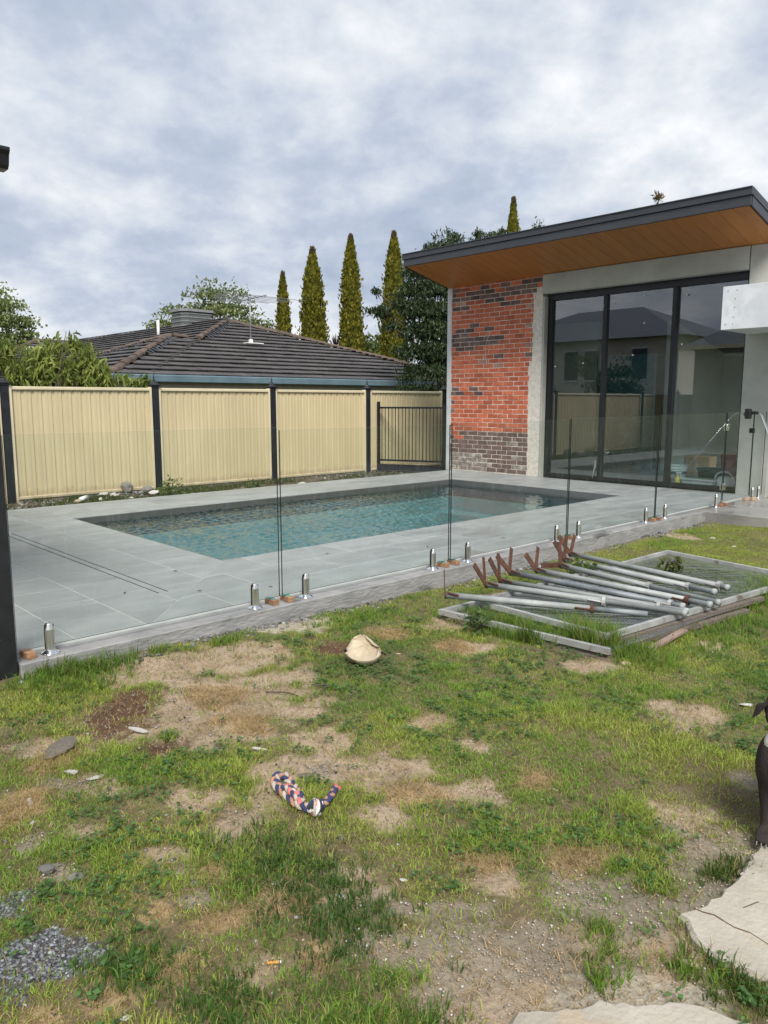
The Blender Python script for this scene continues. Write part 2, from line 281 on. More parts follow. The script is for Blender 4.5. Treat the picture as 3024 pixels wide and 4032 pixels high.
    def quad(s, *p): s.add(p, [tuple(range(len(p)))])
    def build(s, name, mat=None, parent=None, smooth=False, weld=False):
        me = bpy.data.meshes.new(name); off = WL[parent] if parent else Vector()
        me.from_pydata([v-off for v in s.v], [], s.f)
        ms = s.mats if s.mats else [mat]
        for q in ms: me.materials.append(q)
        if s.mats: me.polygons.foreach_set('material_index', s.mi)
        if smooth: me.polygons.foreach_set('use_smooth', [True]*len(me.polygons))
        if weld:
            b = bmesh.new(); b.from_mesh(me); bmesh.ops.remove_doubles(b, verts=b.verts, dist=1e-5); bmesh.ops.recalc_face_normals(b, faces=b.faces); b.to_mesh(me); b.free()
        me.update()
        return link(name, me, parent, (0, 0, 0))
def link(name, me, parent=None, loc=(0, 0, 0)):
    o = bpy.data.objects.new(name, me); C.objects.link(o); o.location = loc
    if parent: o.parent = parent; WL[o] = WL[parent]+Vector(loc)
    else: WL[o] = Vector(loc)
    return o
def tag(o, label=None, cat=None, group=None, kind=None):
    if label: o['label'] = label
    if cat: o['category'] = cat
    if group: o['group'] = group
    if kind: o['kind'] = kind
    return o
def thing(name, loc, label, cat, group=None, rz=0):
    o = bpy.data.objects.new(name, None); C.objects.link(o); o.location = loc; o.rotation_euler = (0, 0, rz); o.empty_display_size = .1
    WL[o] = Vector(loc); return tag(o, label, cat, group)
def copy_thing(root, loc, label, rz=None):
    r = root.copy(); C.objects.link(r); r.location = loc; r['label'] = label
    if rz is not None: r.rotation_euler = (0, 0, rz)
    for ch in list(root.children):
        c = ch.copy(); C.objects.link(c); c.parent = r
        for g in list(ch.children):
            d = g.copy(); C.objects.link(d); d.parent = c
    return r
def npmesh(name, V, F, cols=None, mat=None, parent=None, smooth=False):
    """V (n,3), F list of arrays of shape (k,3) or (k,4), cols per-vertex (n,3)"""
    me = bpy.data.meshes.new(name); V = np.asarray(V, np.float32); me.vertices.add(len(V))
    if parent: V = V-np.array(WL[parent], np.float32)
    me.vertices.foreach_set('co', V.ravel())
    loops = np.concatenate([f.ravel() for f in F]); tot = np.concatenate([np.full(len(f), f.shape[1]) for f in F]); st = np.concatenate([[0], np.cumsum(tot)[:-1]])
    me.loops.add(len(loops)); me.loops.foreach_set('vertex_index', loops.astype(np.int32))
    me.polygons.add(len(tot)); me.polygons.foreach_set('loop_start', st.astype(np.int32)); me.polygons.foreach_set('loop_total', tot.astype(np.int32))
    if cols is not None:
        a = me.color_attributes.new('col', 'FLOAT_COLOR', 'POINT'); cc = np.ones((len(V), 4), np.float32); cc[:, :3] = cols; a.data.foreach_set('color', cc.ravel())
    if smooth: me.polygons.foreach_set('use_smooth', np.ones(len(tot), bool))
    me.update(calc_edges=True); me.validate()
    if mat: me.materials.append(mat)
    return link(name, me, parent)
# value noise
_h = np.random.default_rng(5).random((256, 256))
def vn(x, y):
    xi = np.floor(x).astype(int); yi = np.floor(y).astype(int); fx = x-xi; fy = y-yi; fx = fx*fx*(3-2*fx); fy = fy*fy*(3-2*fy)
    g = lambda a, b: _h[a % 256, b % 256]
    return (g(xi, yi)*(1-fx)+g(xi+1, yi)*fx)*(1-fy)+(g(xi, yi+1)*(1-fx)+g(xi+1, yi+1)*fx)*fy
def fbm(x, y, o=4):
    s = 0; a = .5; t = 0
    for i in range(o): s = s+a*vn(x*2**i+17*i, y*2**i+9*i); t += a; a *= .5
    return s/t
def hl(x, y):
    return np.interp(y, [-1, 1.3, 2.7, 4.6, 7, 9.5, 11], [-.07, -.08, -.11, -.155, -.155, -.14, -.14])
# ---------------------------------------------------------------- ground: soil sheet, with the bare patches, mud, gravel and straw of the yard
PATCH = [(-1.2,1.42,0.34,0.13,48,'g'),(-0.98,1.42,0.28,0.17,48,'d'),(-1.55,1.36,0.22,0.06,48,'d'),(-2.95,1.95,0.3,0.2,49,'d'),(-2.3,1.75,0.22,0.14,49,'d'),(-2.15,1.05,0.1,0.05,47,'d'),(-1.2,2.05,0.1,0.07,48,'s'),(-1.75,2.15,0.12,0.1,48,'d'),(-3.05,1.7,0.42,0.41,49,'d'),(-3.21,2.03,0.47,0.39,49,'d'),(-3.8,1.84,0.4,0.27,49,'d'),(-4.07,2.95,0.34,0.25,51,'c'),(-3.76,2.26,0.4,0.3,49,'d'),(-3.37,1.53,0.15,0.27,49,'m'),(-2.88,1.42,0.12,0.14,48,'m'),(-3.43,2.83,0.13,0.16,50,'m'),(-3.43,3.28,0.13,0.1,50,'s'),(-2.1,1.99,0.2,0.2,49,'d'),(-2.49,1.97,0.16,0.17,49,'d'),(-3.43,3.37,0.09,0.12,51,'s'),(-1.64,2.35,0.09,0.13,48,'s'),(-1.52,3.49,0.16,0.17,49,'d'),(-1.66,3.49,0.09,0.1,50,'d'),(-2.0,2.44,0.08,0.07,49,'d'),(-1.44,1.78,0.08,0.05,48,'s'),(-1.04,1.93,0.19,0.17,48,'g'),(-0.99,1.66,0.21,0.15,48,'d'),(-0.83,1.79,0.19,0.17,48,'d'),(-0.93,2.22,0.13,0.18,48,'g'),(-0.95,2.46,0.13,0.12,48,'g'),(-0.81,1.58,0.3,0.08,48,'c'),(-1.02,1.4,0.1,0.07,48,'d'),(-1.41,1.46,0.22,0.07,48,'g'),(-1.32,1.74,0.09,0.07,48,'d'),(-1.61,1.31,0.05,0.03,49,'d'),(-1.5,0.99,0.07,0.07,47,'d'),(-1.75,1.01,0.09,0.04,47,'s'),(-1.96,0.55,0.15,0.11,47,'k'),(-2.21,0.6,0.05,0.09,47,'k'),(-1.68,0.66,0.09,0.06,48,'s'),(-1.73,0.52,0.08,0.03,47,'s'),(-1.64,0.82,0.06,0.08,47,'s'),(-1.45,1.13,0.05,0.03,47,'s'),(-1.67,1.19,0.08,0.05,47,'s'),(-2.2,1.46,0.1,0.13,48,'d'),(-2.13,1.3,0.08,0.09,49,'d'),(-2.77,0.84,0.1,0.13,47,'s'),(-3.04,1.02,0.08,0.12,48,'s'),(-2.86,0.99,0.11,0.06,48,'g'),(-2.74,1.07,0.14,0.11,47,'d'),(-3.24,1.05,0.1,0.08,47,'d'),(-3.33,0.99,0.05,0.05,47,'g'),(-2.29,0.76,0.06,0.04,48,'g'),(-2.49,0.75,0.06,0.06,47,'g'),(-2.04,1.05,0.05,0.03,47,'g'),(-1.91,0.92,0.05,0.03,47,'s'),(-1.89,1.02,0.06,0.03,47,'g'),(-1.97,1.12,0.06,0.03,47,'s'),(-2.45,0.91,0.06,0.05,47,'d'),(-2.4,1.33,0.1,0.09,49,'d'),(-1.86,1.74,0.12,0.1,48,'d'),(-2.31,2.48,0.11,0.09,49,'d'),(-1.92,4.7,0.12,0.14,46,'d'),(-3.95,8.3,0.16,0.35,90,'d'),(-3.35,3.82,0.19,0.14,51,'d'),(-2.96,3.47,0.23,0.11,50,'d'),(-2.21,3.76,0.16,0.12,50,'d'),(-1.09,1.67,0.1,0.06,48,'g'),(-2.86,1.85,0.14,0.12,49,'s'),(-3.27,1.9,0.15,0.13,49,'s'),(-1.07,3.0,0.07,0.08,49,'g'),(-1.89,1.91,0.12,0.09,48,'s'),(-2.27,1.81,0.05,0.04,49,'g'),(-1.13,2.57,0.1,0.09,49,'d'),(-1.66,1.43,0.06,0.04,47,'d'),(-1.3,1.26,0.07,0.05,47,'d'),(-2.56,4.58,0.16,0.12,47,'d'),(-3.64,4.7,0.15,0.12,47,'d'),(-3.03,3.38,0.15,0.14,50,'s')]
STONES = [((-2.922,1.049,-0.078),0.055,0),((-3.091,1.422,-0.083),0.081,0),((-2.809,1.104,-0.078),0.04,0),((-2.773,0.849,-0.077),0.034,0),((-2.307,0.739,-0.076),0.044,1),((-2.225,0.8,-0.076),0.032,1),((-1.772,1.232,-0.079),0.023,0),((-1.593,1.328,-0.081),0.025,0),((-2.256,1.71,-0.089),0.04,2),((-1.597,0.666,-0.075),0.018,0),((-1.533,1.53,-0.085),0.016,0),((-1.547,2.37,-0.103),0.018,0),((-0.824,2.301,-0.101),0.015,0),((-2.122,3.918,-0.142),0.038,3),((-1.397,3.795,-0.139),0.052,0),((-2.582,1.715,-0.089),0.058,0),((-3.146,1.097,-0.078),0.117,2),((-3.573,8.417,-0.149),0.04,0),((-3.226,8.128,-0.151),0.038,0),((-3.084,3.03,-0.119),0.021,3),((-1.111,3.261,-0.125),0.044,0),((-0.77,1.837,-0.092),0.027,3),((-4.73,2.051,-0.096),0.036,0),((-2.623,0.806,-0.076),0.023,0),((-1.953,1.052,-0.078),0.02,1),((-1.731,0.891,-0.077),0.012,1)]
KIND = 'dmsgkc'
def cover(x, y):
    """weights of the ground kinds at points, noisy patch edges"""
    w = {k: np.zeros_like(x) for k in KIND}
    nz = fbm(x*7+3, y*7+8, 4)-.5; nz2 = fbm(x*22+31, y*22+5, 3)-.5
    for cx, cy, ra, rd, a, k in PATCH:
        ca, sa = math.cos(R(a)), math.sin(R(a)); dx, dy = x-cx, y-cy
        u = (dx*ca+dy*sa)/max(ra, .05); v = (-dx*sa+dy*ca)/max(rd, .05)
        d = np.sqrt(u*u+v*v)+nz*1.5+nz2*1.15
        w[k] = np.maximum(w[k], np.clip((1.12-d)/.22, 0, 1))
    return w
def ground_z(x, y):
    return hl(x, y)+(fbm(x*2.3+7, y*2.3+2, 3)-.5)*.03+(fbm(x*9+1, y*9+4, 3)-.5)*.022
def grid(x0, x1, y0, y1, st):
    xs = np.arange(x0, x1+st/2, st); ys = np.arange(y0, y1+st/2, st); X, Y = np.meshgrid(xs, ys); nx = len(xs); ny = len(ys)
    i = np.arange(nx*ny).reshape(ny, nx); F = np.stack([i[:-1, :-1].ravel(), i[:-1, 1:].ravel(), i[1:, 1:].ravel(), i[1:, :-1].ravel()], 1)
    return X.ravel(), Y.ravel(), F
gx, gy, gF = grid(-4.25, 2.2, -.6, 9.66, .03)
gw = cover(gx, gy); gz = ground_z(gx, gy)
gz = gz-.03*gw['m']*(fbm(gx*30, gy*30, 2)+.2)-.008*np.maximum(gw['d'], gw['g'])
gd_ = np.clip((np.hypot(gx, gy)-2.5)/4, .25, 1)[:, None]; base = np.array([.185, .14, .085])*(1-gd_*.75)+np.array([.125, .125, .045])*gd_*.75
def lay(c, k, s=1):
    global base
    f = (gw[k]*s)[:, None]; base = base*(1-f)+np.array(c)*f
br = (.72+.56*fbm(gx*5+2, gy*5+9, 4))[:, None]
lay((.43, .335, .235), 'd', .95); lay((.30, .255, .19), 'g', .95); lay((.47, .34, .19), 's', .8); lay((.10, .098, .092), 'k', .95); lay((.47, .42, .33), 'c', .9); lay((.12, .066, .038), 'm', .95)
E0 = np.clip(1-(gx+4.16)/.16, 0, 1)*np.clip((fbm(gx*6, gy*3+4, 3)-.35)*3, 0, 1); base = base*(1-E0[:, None]*.8)+np.array((.20, .175, .14))*E0[:, None]*.8
ground = npmesh('ground', np.stack([gx, gy, gz], 1), [gF], base*br, MAT['ground'], smooth=True); tag(ground, kind='structure')
g2 = MB()
def flat(a, b, z): g2.quad((a[0], a[1], z), (b[0], a[1], z), (b[0], b[1], z), (a[0], b[1], z))
flat((2.2, -.6), (900, 9.66), -.13); flat((-900, -900), (900, -.6), -.13); flat((-900, -.6), (-13.2, 900), -.35); flat((-13.2, 18), (900, 900), -.35); flat((-4.3, 9.66), (900, 18), -.16); flat((-13.2, 11.7), (-4.3, 18), -.16)
MAT['farsoil'] = M('far_lawn', (.06, .075, .025), .95, col2=(.10, .10, .045), scale=.8, rnd=0)
tag(g2.build('outer_ground', MAT['farsoil']), kind='structure')
sx, sy, sF = grid(-13.2, -10.15, -.6, 11.75, .06)
sz = -.115+(fbm(sx*3, sy*3, 3)-.5)*.05+(fbm(sx*11, sy*11, 3)-.5)*.03
scol = np.array([.13, .105, .08])*(.6+.8*fbm(sx*4, sy*4, 4))[:, None]
tag(npmesh('soil_strip', np.stack([sx, sy, sz], 1), [sF], scol, MAT['dirtstrip'], smooth=True), kind='structure')
# ---------------------------------------------------------------- pool deck, tiles, pool
DX0, DX1, DY0, DY1 = -10.27, -4.16, -.5, 11.62
PX0, PX1, PY0, PY1 = -9.02, -5.71, 3.46, 10.19
deck = thing('pool_deck', (0, 0, 0), None, None); deck['kind'] = 'structure'
mb = MB()
for a, b in (((DX0, DY0), (PX0-.004, DY1)), ((PX1+.004, DY0), (-4.35, DY1)), ((PX0-.004, DY0), (PX1+.004, PY0-.004)), ((PX0-.004, PY1+.004), (PX1+.004, DY1))):
    mb.box((a[0], a[1], -.35), (b[0], b[1], -.0022))
mb.build('grout_bed', MAT['grout'], deck)
mb = MB(); mb.box((-4.35, 1.275, -.4), (DX1, 9.545, -.012), .006); mb.box((-4.35, DY0, -.4), (DX1, 1.15, -.012), .006)
mb.build('edge_beam', MAT['edge'], deck)
MAT['wetdeck'] = M('wet_old_paving', (.20, .195, .18), .3, col2=(.33, .32, .30), scale=1.7, rnd=0, stain=(.42, .42, .40), sscale=1.3, sthr=.60, bump=.15, bscale=30, rvar=.2)
mb = MB(); mb.box((-4.349, 9.546, -.4), (4.2, 11.6, -.0125), .006); tag(mb.build('side_paving', MAT['wetdeck']), kind='structure')
def clip(poly, a, b, c):        # keep a*x+b*y <= c
    out = []
    for i in range(len(poly)):
        p, q = poly[i], poly[(i+1) % len(poly)]; dp, dq = a*p[0]+b*p[1]-c, a*q[0]+b*q[1]-c
        if dp <= 0: out.append(p)
        if dp*dq < 0: t = dp/(dp-dq); out.append((p[0]+(q[0]-p[0])*t, p[1]+(q[1]-p[1])*t))
    return out
J = .0034
def tile(x0, x1, y0, y1, side=0):
    p = [(x0+J, y0+J), (x1-J, y0+J), (x1-J, y1-J), (x0+J, y1-J)]
    if side == -1: p = clip(p, 1, 1, -2.243)
    if side == 1: p = clip(p, -1, -1, 2.237)
    if len(p) < 3: return
    cx = sum(q[0] for q in p)/len(p); cy = sum(q[1] for q in p)/len(p)
    mb = MB(); z = random.uniform(-.0012, .0006); e = .0015
    pin = [(x+(cx-x)*e/max(.05, abs(cx-x)+.01)*1, y+(cy-y)*e/max(.05, abs(cy-y)+.01)) for x, y in p]; n = len(p)
    vs = [(x-cx, y-cy, -.007) for x, y in p]+[(x-cx, y-cy, z-.0012) for x, y in p]+[(x-cx, y-cy, z) for x, y in pin]
    fs = [(i, (i+1) % n, n+(i+1) % n, n+i) for i in range(n)]+[(n+i, n+(i+1) % n, 2*n+(i+1) % n, 2*n+i) for i in range(n)]+[tuple(range(2*n, 3*n))]
    mb.add(vs, fs); me = bpy.data.meshes.new('tile'); me.from_pydata([tuple(v) for v in mb.v], [], mb.f); me.materials.append(MAT['tile']); link('tile', me, deck, (cx, cy, 0))
xs_near = [DX0, -9.72, -9.28, -8.86, -8.44, -7.85, -7.42, -7.07, -6.86, -6.46, -6.08, -5.64, -5.20, -4.76, -4.352]
rows = [(DY0, -.12), (-.12, .32), (.32, .76), (.76, 1.20), (1.20, 1.65), (1.65, 2.09), (2.09, 2.508), (2.590, 2.98), (2.98, PY0)]
for ri, (y0, y1) in enumerate(rows):
    off = 0 if ri % 2 == 0 else .0
    for a, b in zip(xs_near[:-1], xs_near[1:]):
        if y0 == 2.590 and a == -5.20: tile(-5.20, -5.03, 2.590, y1, -1); tile(-5.03, -4.76, 2.508, y1, -1); continue
        if y0 == 2.590 and a > -5.1: tile(a, b, 2.508, y1, -1); continue
        if y0 == 2.98 and (a, b) in ((-7.07, -6.86),): continue
        if y0 == 2.98 and a == -7.42: b = -6.86
        tile(a, b, y0, y1, -1)
for x0, x1 in ((-10.27, -8.44), (-8.44, -7.33), (-7.33, -6.1), (-6.1, -5.03)): tile(x0, x1, 2.518, 2.580, -1)
mb = MB(); mb.box((-8.44, 2.508, -.0058), (-5.03, 2.518, -.0012)); mb.box((-8.44, 2.580, -.0058), (-5.03, 2.590, -.0012)); mb.build('drain_slot', MAT['black'], deck)
ys = [1.7+.9*i+.14 for i in range(0, 12)]
for ci, (a, b) in enumerate(((PX1, -5.235), (-5.235, -4.79), (-4.79, -4.352))):
    y = 1.84-(.45 if ci == 1 else 0)
    while y < DY1: tile(a, b, y, min(y+.9, DY1-.01), 1); y += .9
for ci, (a, b) in enumerate(((DX0, -9.90), (-9.90, -9.46), (-9.46, PX0))):
    y = PY0-(.45 if ci == 1 else 0)
    tile(a, b, PY0, y+.9)
    y += .9
    while y < DY1-.05: tile(a, b, y, min(y+.9, DY1-.01)); y += .9
for ci, (a, b) in enumerate(((PY1, 10.63), (10.63, 11.08), (11.08, 11.61))):
    x = PX0-(.45 if ci == 1 else 0)
    if ci == 1: tile(PX0, PX0+.45, a, b)
    x = PX0+(.45 if ci == 1 else 0)
    while x < PX1-.02: tile(x, min(x+.9, PX1), a, b); x += .9
# coping faces (proud of the shell), waterline band, shell
def coping(axis, c, a, b, sgn):
    n = max(1, round(abs(b-a)/.9)); st = (b-a)/n
    for i in range(n):
        mb = MB(); lo, hi = a+st*i+.002, a+st*(i+1)-.002
        if axis == 'y': mb.box((c, lo, -.12), (c+.018*sgn, hi, -.0075))
        else: mb.box((lo, c, -.12), (hi, c+.018*sgn, -.0075))
        mb.build('coping_tile', MAT['coping'], deck)
coping('y', PX0, PY0, PY1, 1); coping('y', PX1, PY0, PY1, -1); coping('x', PY0, PX0+.02, PX1-.02, 1); coping('x', PY1, PX0+.02, PX1-.02, -1)
pool = thing('pool_basin', (0, 0, 0), None, None); pool['kind'] = 'structure'
mb = MB(); z0 = -1.35; a, b, c, d = PX0-.002, PX1+.002, PY0-.002, PY1+.002
mb.quad((a, c, z0), (b, c, z0), (b, d, z0), (a, d, z0))
for p, q in (((a, c), (a, d)), ((b, d), (b, c)), ((b, c), (a, c)), ((a, d), (b, d))): mb.quad((*p, z0), (*p, -.30), (*q, -.30), (*q, z0))
mb.box((a, d-.42, z0+.01), (b, d-.003, -.55)); mb.box((a+.003, c+.003, z0+.01), (a+1.2, c+.5, -.4))
mb.build('shell', MAT['pool'], pool)
mb = MB()
for p, q in (((a, c), (a, d)), ((b, d), (b, c)), ((b, c), (a, c)), ((a, d), (b, d))): mb.quad((*p, -.30), (*p, -.118), (*q, -.118), (*q, -.30))
mb.build('waterline_band', MAT['band'], pool)
# water: real ripples
wx, wy, wF = grid(PX0+.003, PX1-.003, PY0+.003, PY1-.003, .0155)
am = np.clip(1.25-np.hypot(wx+7.6, (wy-5.2)*.75)/3.3, .13, 1)*(.55+.9*fbm(wx*.9, wy*.9, 2))
wz = np.zeros_like(wx)
for i in range(46):
    lam = float(np.exp(rng.uniform(np.log(.05), np.log(.20)))); th = R(rng.normal(62, 34)); k = 2*math.pi/lam
    wz += lam*.0118*np.sin(k*(wx*math.cos(th)+wy*math.sin(th))+rng.uniform(0, 6.28)+2.2*fbm(wx*1.3+i, wy*1.3, 2))
wz = wz*am*.95-.085
mt, t, b_ = newmat('pool_water'); t.nodes.remove(b_)
tr = N(t, 'ShaderNodeBsdfTransparent'); tr.inputs[0].default_value = (.62, .80, .82, 1); gl = N(t, 'ShaderNodeBsdfGlossy'); gl.inputs[1].default_value = .015; gl.inputs[0].default_value = (1, 1, 1, 1)
fr = N(t, 'ShaderNodeFresnel'); fr.inputs[0].default_value = 1.30
co = N(t, 'ShaderNodeTexCoord'); n1 = N(t, 'ShaderNodeTexNoise'); n1.inputs['Scale'].default_value = 22; n1.inputs['Detail'].default_value = 3; L(t, co.outputs['Object'], n1.inputs['Vector'])
bp = N(t, 'ShaderNodeBump'); bp.inputs['Strength'].default_value = .12; bp.inputs['Distance'].default_value = .01; L(t, n1.outputs[0], bp.inputs['Height']); L(t, bp.outputs[0], gl.inputs['Normal']); L(t, bp.outputs[0], fr.inputs['Normal'])
ms = N(t, 'ShaderNodeMixShader'); L(t, fr.outputs[0], ms.inputs[0]); L(t, tr.outputs[0], ms.inputs[1]); L(t, gl.outputs[0], ms.inputs[2]); L(t, ms.outputs[0], t.nodes['Material Output'].inputs[0])
tag(npmesh('pool_water', np.stack([wx, wy, wz], 1), [wF], None, mt, smooth=True), kind='structure')
# ---------------------------------------------------------------- pool house: brick panel, render, window wall, skillion roof
YF = 11.62; ZS = 3.57
ph = thing('pool_house', (0, 0, 0), 'new flat-roofed pool house with a red brick panel, tall black windows and timber soffit', 'building')
mb = MB().mat(MAT['mortar']); mb.box((-10.33, YF-.005, 0), (-8.19, YF+.25, ZS)); wall = mb.build('brick_panel', None, ph)
def brick_mesh(mt, ln, seed):
    r = random.Random(seed); mb = MB(); mb.box((-ln/2, -.012, -.0365), (ln/2, .03, .0365), .004)
    me = bpy.data.meshes.new('brick')
    vs = [(v.x+r.uniform(-.003, .003), v.y+r.uniform(-.002, .002), v.z+r.uniform(-.0025, .0025)) for v in mb.v]
    me.from_pydata(vs, [], mb.f); me.materials.append(mt); return me
BM = {k: [brick_mesh(MAT[k], .23, i) for i in range(5)] for k in ('brick', 'brickd', 'bricks', 'brickp')}
DARK = {1: (0, 3, 5, 7, 8), 2: (0, 2, 3, 4, 6, 7, 8), 3: tuple(range(9)), 4: (4, 5), 5: (0, 1, 5, 6), 9: (2,), 10: (1, 2, 4), 11: (0, 1), 12: (0, 1, 2, 3, 4, 5), 13: (0, 1, 2, 3, 4), 14: (1, 2), 16: (5, 8), 23: (0, 2), 24: (0, 1, 3), 26: (0,), 28: (0,), 33: tuple(range(1, 9)), 34: (0,)+tuple(range(2, 9))}
PALE = {(4, 1), (10, 8), (14, 8), (17, 3), (18, 5), (6, 8)}
bricks_left = 300; rest = MB()
for row in range(0, 42):
    z = 3.497-.086*(row-1)
    if row == 0: z = 3.56
    xr = -8.205 if row <= 2 else -8.33 if row == 3 else -8.385 if row < 18 else -8.45 if row < 33 else -8.437
    xr += random.uniform(-.015, .015)
    odd = row % 2 == 1; x = -10.33+random.uniform(-.008, .012); nxt = -10.109 if odd else -10.229; i = 0
    while x < xr-.035:
        x1 = min(nxt, xr); ln = x1-x-.013+random.uniform(-.004, .003)
        if i == 0 and not odd: ln = x1-x-.010
        dark = i in DARK.get(row, ()) or row > 34
        key = 'brickd' if dark else 'brickp' if (row, i) in PALE else 'brick'
        if row > 34 and (random.random() < .24 or (row > 37 and i < 4)): key = 'bricks'
        me = random.choice(BM[key]); sx_ = ln/.23; h = .45 if row == 0 else 1
        loc = (x+ln/2+.002, YF+random.uniform(-.003, .004), z+(0 if row else .0)); ry = random.uniform(-.006, .006)
        if bricks_left > 0 or True:
            if bricks_left > 0:
                o = link('brick', me, wall, loc); o.scale = (sx_, 1, h); o.rotation_euler = (random.uniform(-.01, .01), ry, 0); bricks_left -= 1
            else:
                rest.mat(MAT[key]); mbx = [Vector((v.co.x*sx_, v.co.y, v.co.z*h))+Vector(loc) for v in me.vertices]; rest.add(mbx, [tuple(p.vertices) for p in me.polygons])
        x = x1; nxt += .24; i += 1
if rest.v: tag(rest.build('brick', None, wall), kind='stuff')
mb = MB(); cpts = []
for k in range(9): tt = k/8; cpts.append((-9.42-.09*math.sin(tt*3.0)*(1-tt*.4)+.06*(1-tt), YF-.018, 2.66-.62*tt))
mb.tube(cpts, .004, 6); mb.build('cable_end', MAT['pvc'], ph, smooth=True)
# left column, ragged render pier
mb = MB(); mb.box((-10.46, YF-.006, -.02), (-10.34, YF+.25, ZS-.001), .006); mb.build('corner_column', MAT['renderw'], ph)
mb = MB(); pts = []
zz = [0+.045*i for i in range(75)]; zz = [z for z in zz if z < 3.33]
for z in zz:
    e = -8.432 if z < 1.4 else -8.447 if z < 1.9 else -8.385 if z < 3.2 else -8.25
    pts.append((e+random.uniform(-.02, .02)+.01, z))
poly = [(-8.19, 0)]+[(-8.19, 3.245)]+pts[::-1]
n = len(poly); yy0, yy1 = YF-.004, YF+.03
mb.add([(x, yy0, z) for x, z in poly]+[(x, yy1, z) for x, z in poly], [tuple(range(n)), tuple(range(2*n-1, n-1, -1))]+[(i, n+i, n+(i+1) % n, (i+1) % n) for i in range(n)])
mb.build('render_pier', MAT['renderw'], ph)
mb = MB(); mb.box((-8.19, YF+.0, -.02), (-8.152, YF+.3, 3.2)); mb.build('window_reveal', MAT['render'], ph)
mb = MB(); mb.box((-8.185, YF-.045, 3.245), (-4.648, YF+.3, ZS-.001), .004); mb.build('lintel', MAT['render'], ph)
mb = MB(); mb.box((-4.636, YF-.03, -.02), (-4.20, YF+.9, ZS+.0), .006); mb.build('end_column', MAT['render'], ph)
mb = MB(); mb.box((-4.648, YF+.02, 0), (-4.636, YF+.2, ZS-.002)); mb.build('joint_seal', MAT['black'], ph)
# window: frame members and three panes
YW = 11.72; wf = MB(); WX = [-8.15, -7.01, -5.80, -4.65]
wf.box((-8.15, YW, .004), (-8.075, YW+.1, 3.24), .003); wf.box((-4.70, YW, .004), (-4.65, YW+.1, 3.24), .003)
wf.box((-8.074, YW+.001, .004), (-4.701, YW+.1, .075), .003); wf.box((-8.074, YW+.001, 3.13), (-4.701, YW+.1, 3.24), .003)
for x in WX[1:3]: wf.box((x-.034, YW-.006, .076), (x+.034, YW+.1, 3.129), .003)
win = wf.build('window', MAT['frame'], ph)
for i, (a, b) in enumerate(((-8.074, -7.045), (-6.975, -5.835), (-5.765, -4.701))):
    mb = MB(); y = YW+.045+(.02, -.004, .02)[i]; mb.quad((a, y, .076), (b, y, .076), (b, y, 3.129), (a, y, 3.129)); mb.build('pane', MAT['winpane'], win)
mb = MB()
for x, z in ((-6.86, 2.98), (-6.32, 3.05), (-6.31, 2.62), (-7.42, 2.02), (-7.98, 1.98), (-5.62, 3.0), (-5.66, 2.25), (-6.49, 2.12)): mb.lathe((x, YW+.03, z-.012), [(.004, 0), (.013, .002), (.013, .022), (.004, .024)], 8)
tag(mb.build('glazing_spacer', MAT['pvc'], win), kind='stuff')
mb = MB(); mb.box((-7.10, YW-.02, .22), (-7.06, YW-.007, .36), .004); mb.tube([(-7.085, YW-.012, .23), (-7.10, YW-.03, .13), (-7.12, YW-.02, .06)], .012, 6); mb.build('key_lock', MAT['alu'], win)
# room behind the glass
mb = MB(); mb.quad((-10.2, YF+.3, .003), (-4.66, YF+.3, .003), (-4.66, 16.9, .003), (-10.2, 16.9, .003)); mb.build('room_floor', MAT['floor'], ph)
mb = MB(); mb.box((-10.2, 16.9, 0), (-4.6, 17.05, 3.5)); mb.box((-4.655, YF+.31, 0), (-4.645, 13.0, 3.5)); mb.box((-4.655, 13.0, 0), (-4.645, 16.9, .3)); mb.box((-4.655, 13.0, 2.6), (-4.645, 16.9, 3.5)); mb.box((-4.655, 16.3, .3), (-4.645, 16.9, 2.6)); mb.box((-10.45, YF+.26, -.2), (-10.2, 17.05, 3.5)); mb.box((-7.35, 14.6, 0), (-7.2, 16.9, 3.5)); mb.box((-10.2, 14.3, 0), (-8.7, 14.45, 3.5)); mb.build('room_wall', MAT['plaster'], ph)  # opening in the right wall added out of view to brighten the room
mb = MB(); mb.box((-8.65, 14.3, 0), (-7.4, 14.36, 2.3), .01); mb.build('room_door', MAT['teal'], ph)
mb = MB(); mb.box((-10.2, YF+.31, 3.31), (-4.66, 16.9, 3.36)); mb.build('room_ceiling', MAT['ceil'], ph)
for k in range(9): mb = MB(); mb.box((-10+.62*k, YF+.35, 3.26), (-9.95+.62*k, 16.8, 3.309)); mb.build('ceiling_batten', MAT['batten'], ph)
# roof
YR = 10.40; SL = -.2312
def zr(y, z0): return z0+SL*(y-YR)
XA, XB = -10.46, -4.21; ns = 30; bw = (XB-XA-.04)/ns
soff = MB(); soff.add([(XA, YR+.02, 3.895), (XB, YR+.02, 3.895), (XB, YF+.02, zr(YF, 3.88)), (XA, YF+.02, zr(YF, 3.88))], [(0, 1, 2, 3)])
soffit = soff.build('soffit', MAT['frame'], ph)
for i in range(ns):
    x0 = XA+.02+bw*i; mb = MB(); e = .004
    y0, y1 = YR+.03, YF+.0
    vs = []
    for x, dz in ((x0, .008), (x0+e, 0), (x0+bw-e, 0), (x0+bw, .008)): vs += [(x, y0, zr(y0, 3.852)+dz), (x, y1, zr(y1, 3.852)+dz)]
    mb.add(vs, [(0, 1, 3, 2), (2, 3, 5, 4), (4, 5, 7, 6)]); mb.build('soffit_board', MAT['soffit'], soffit)
mb = MB()
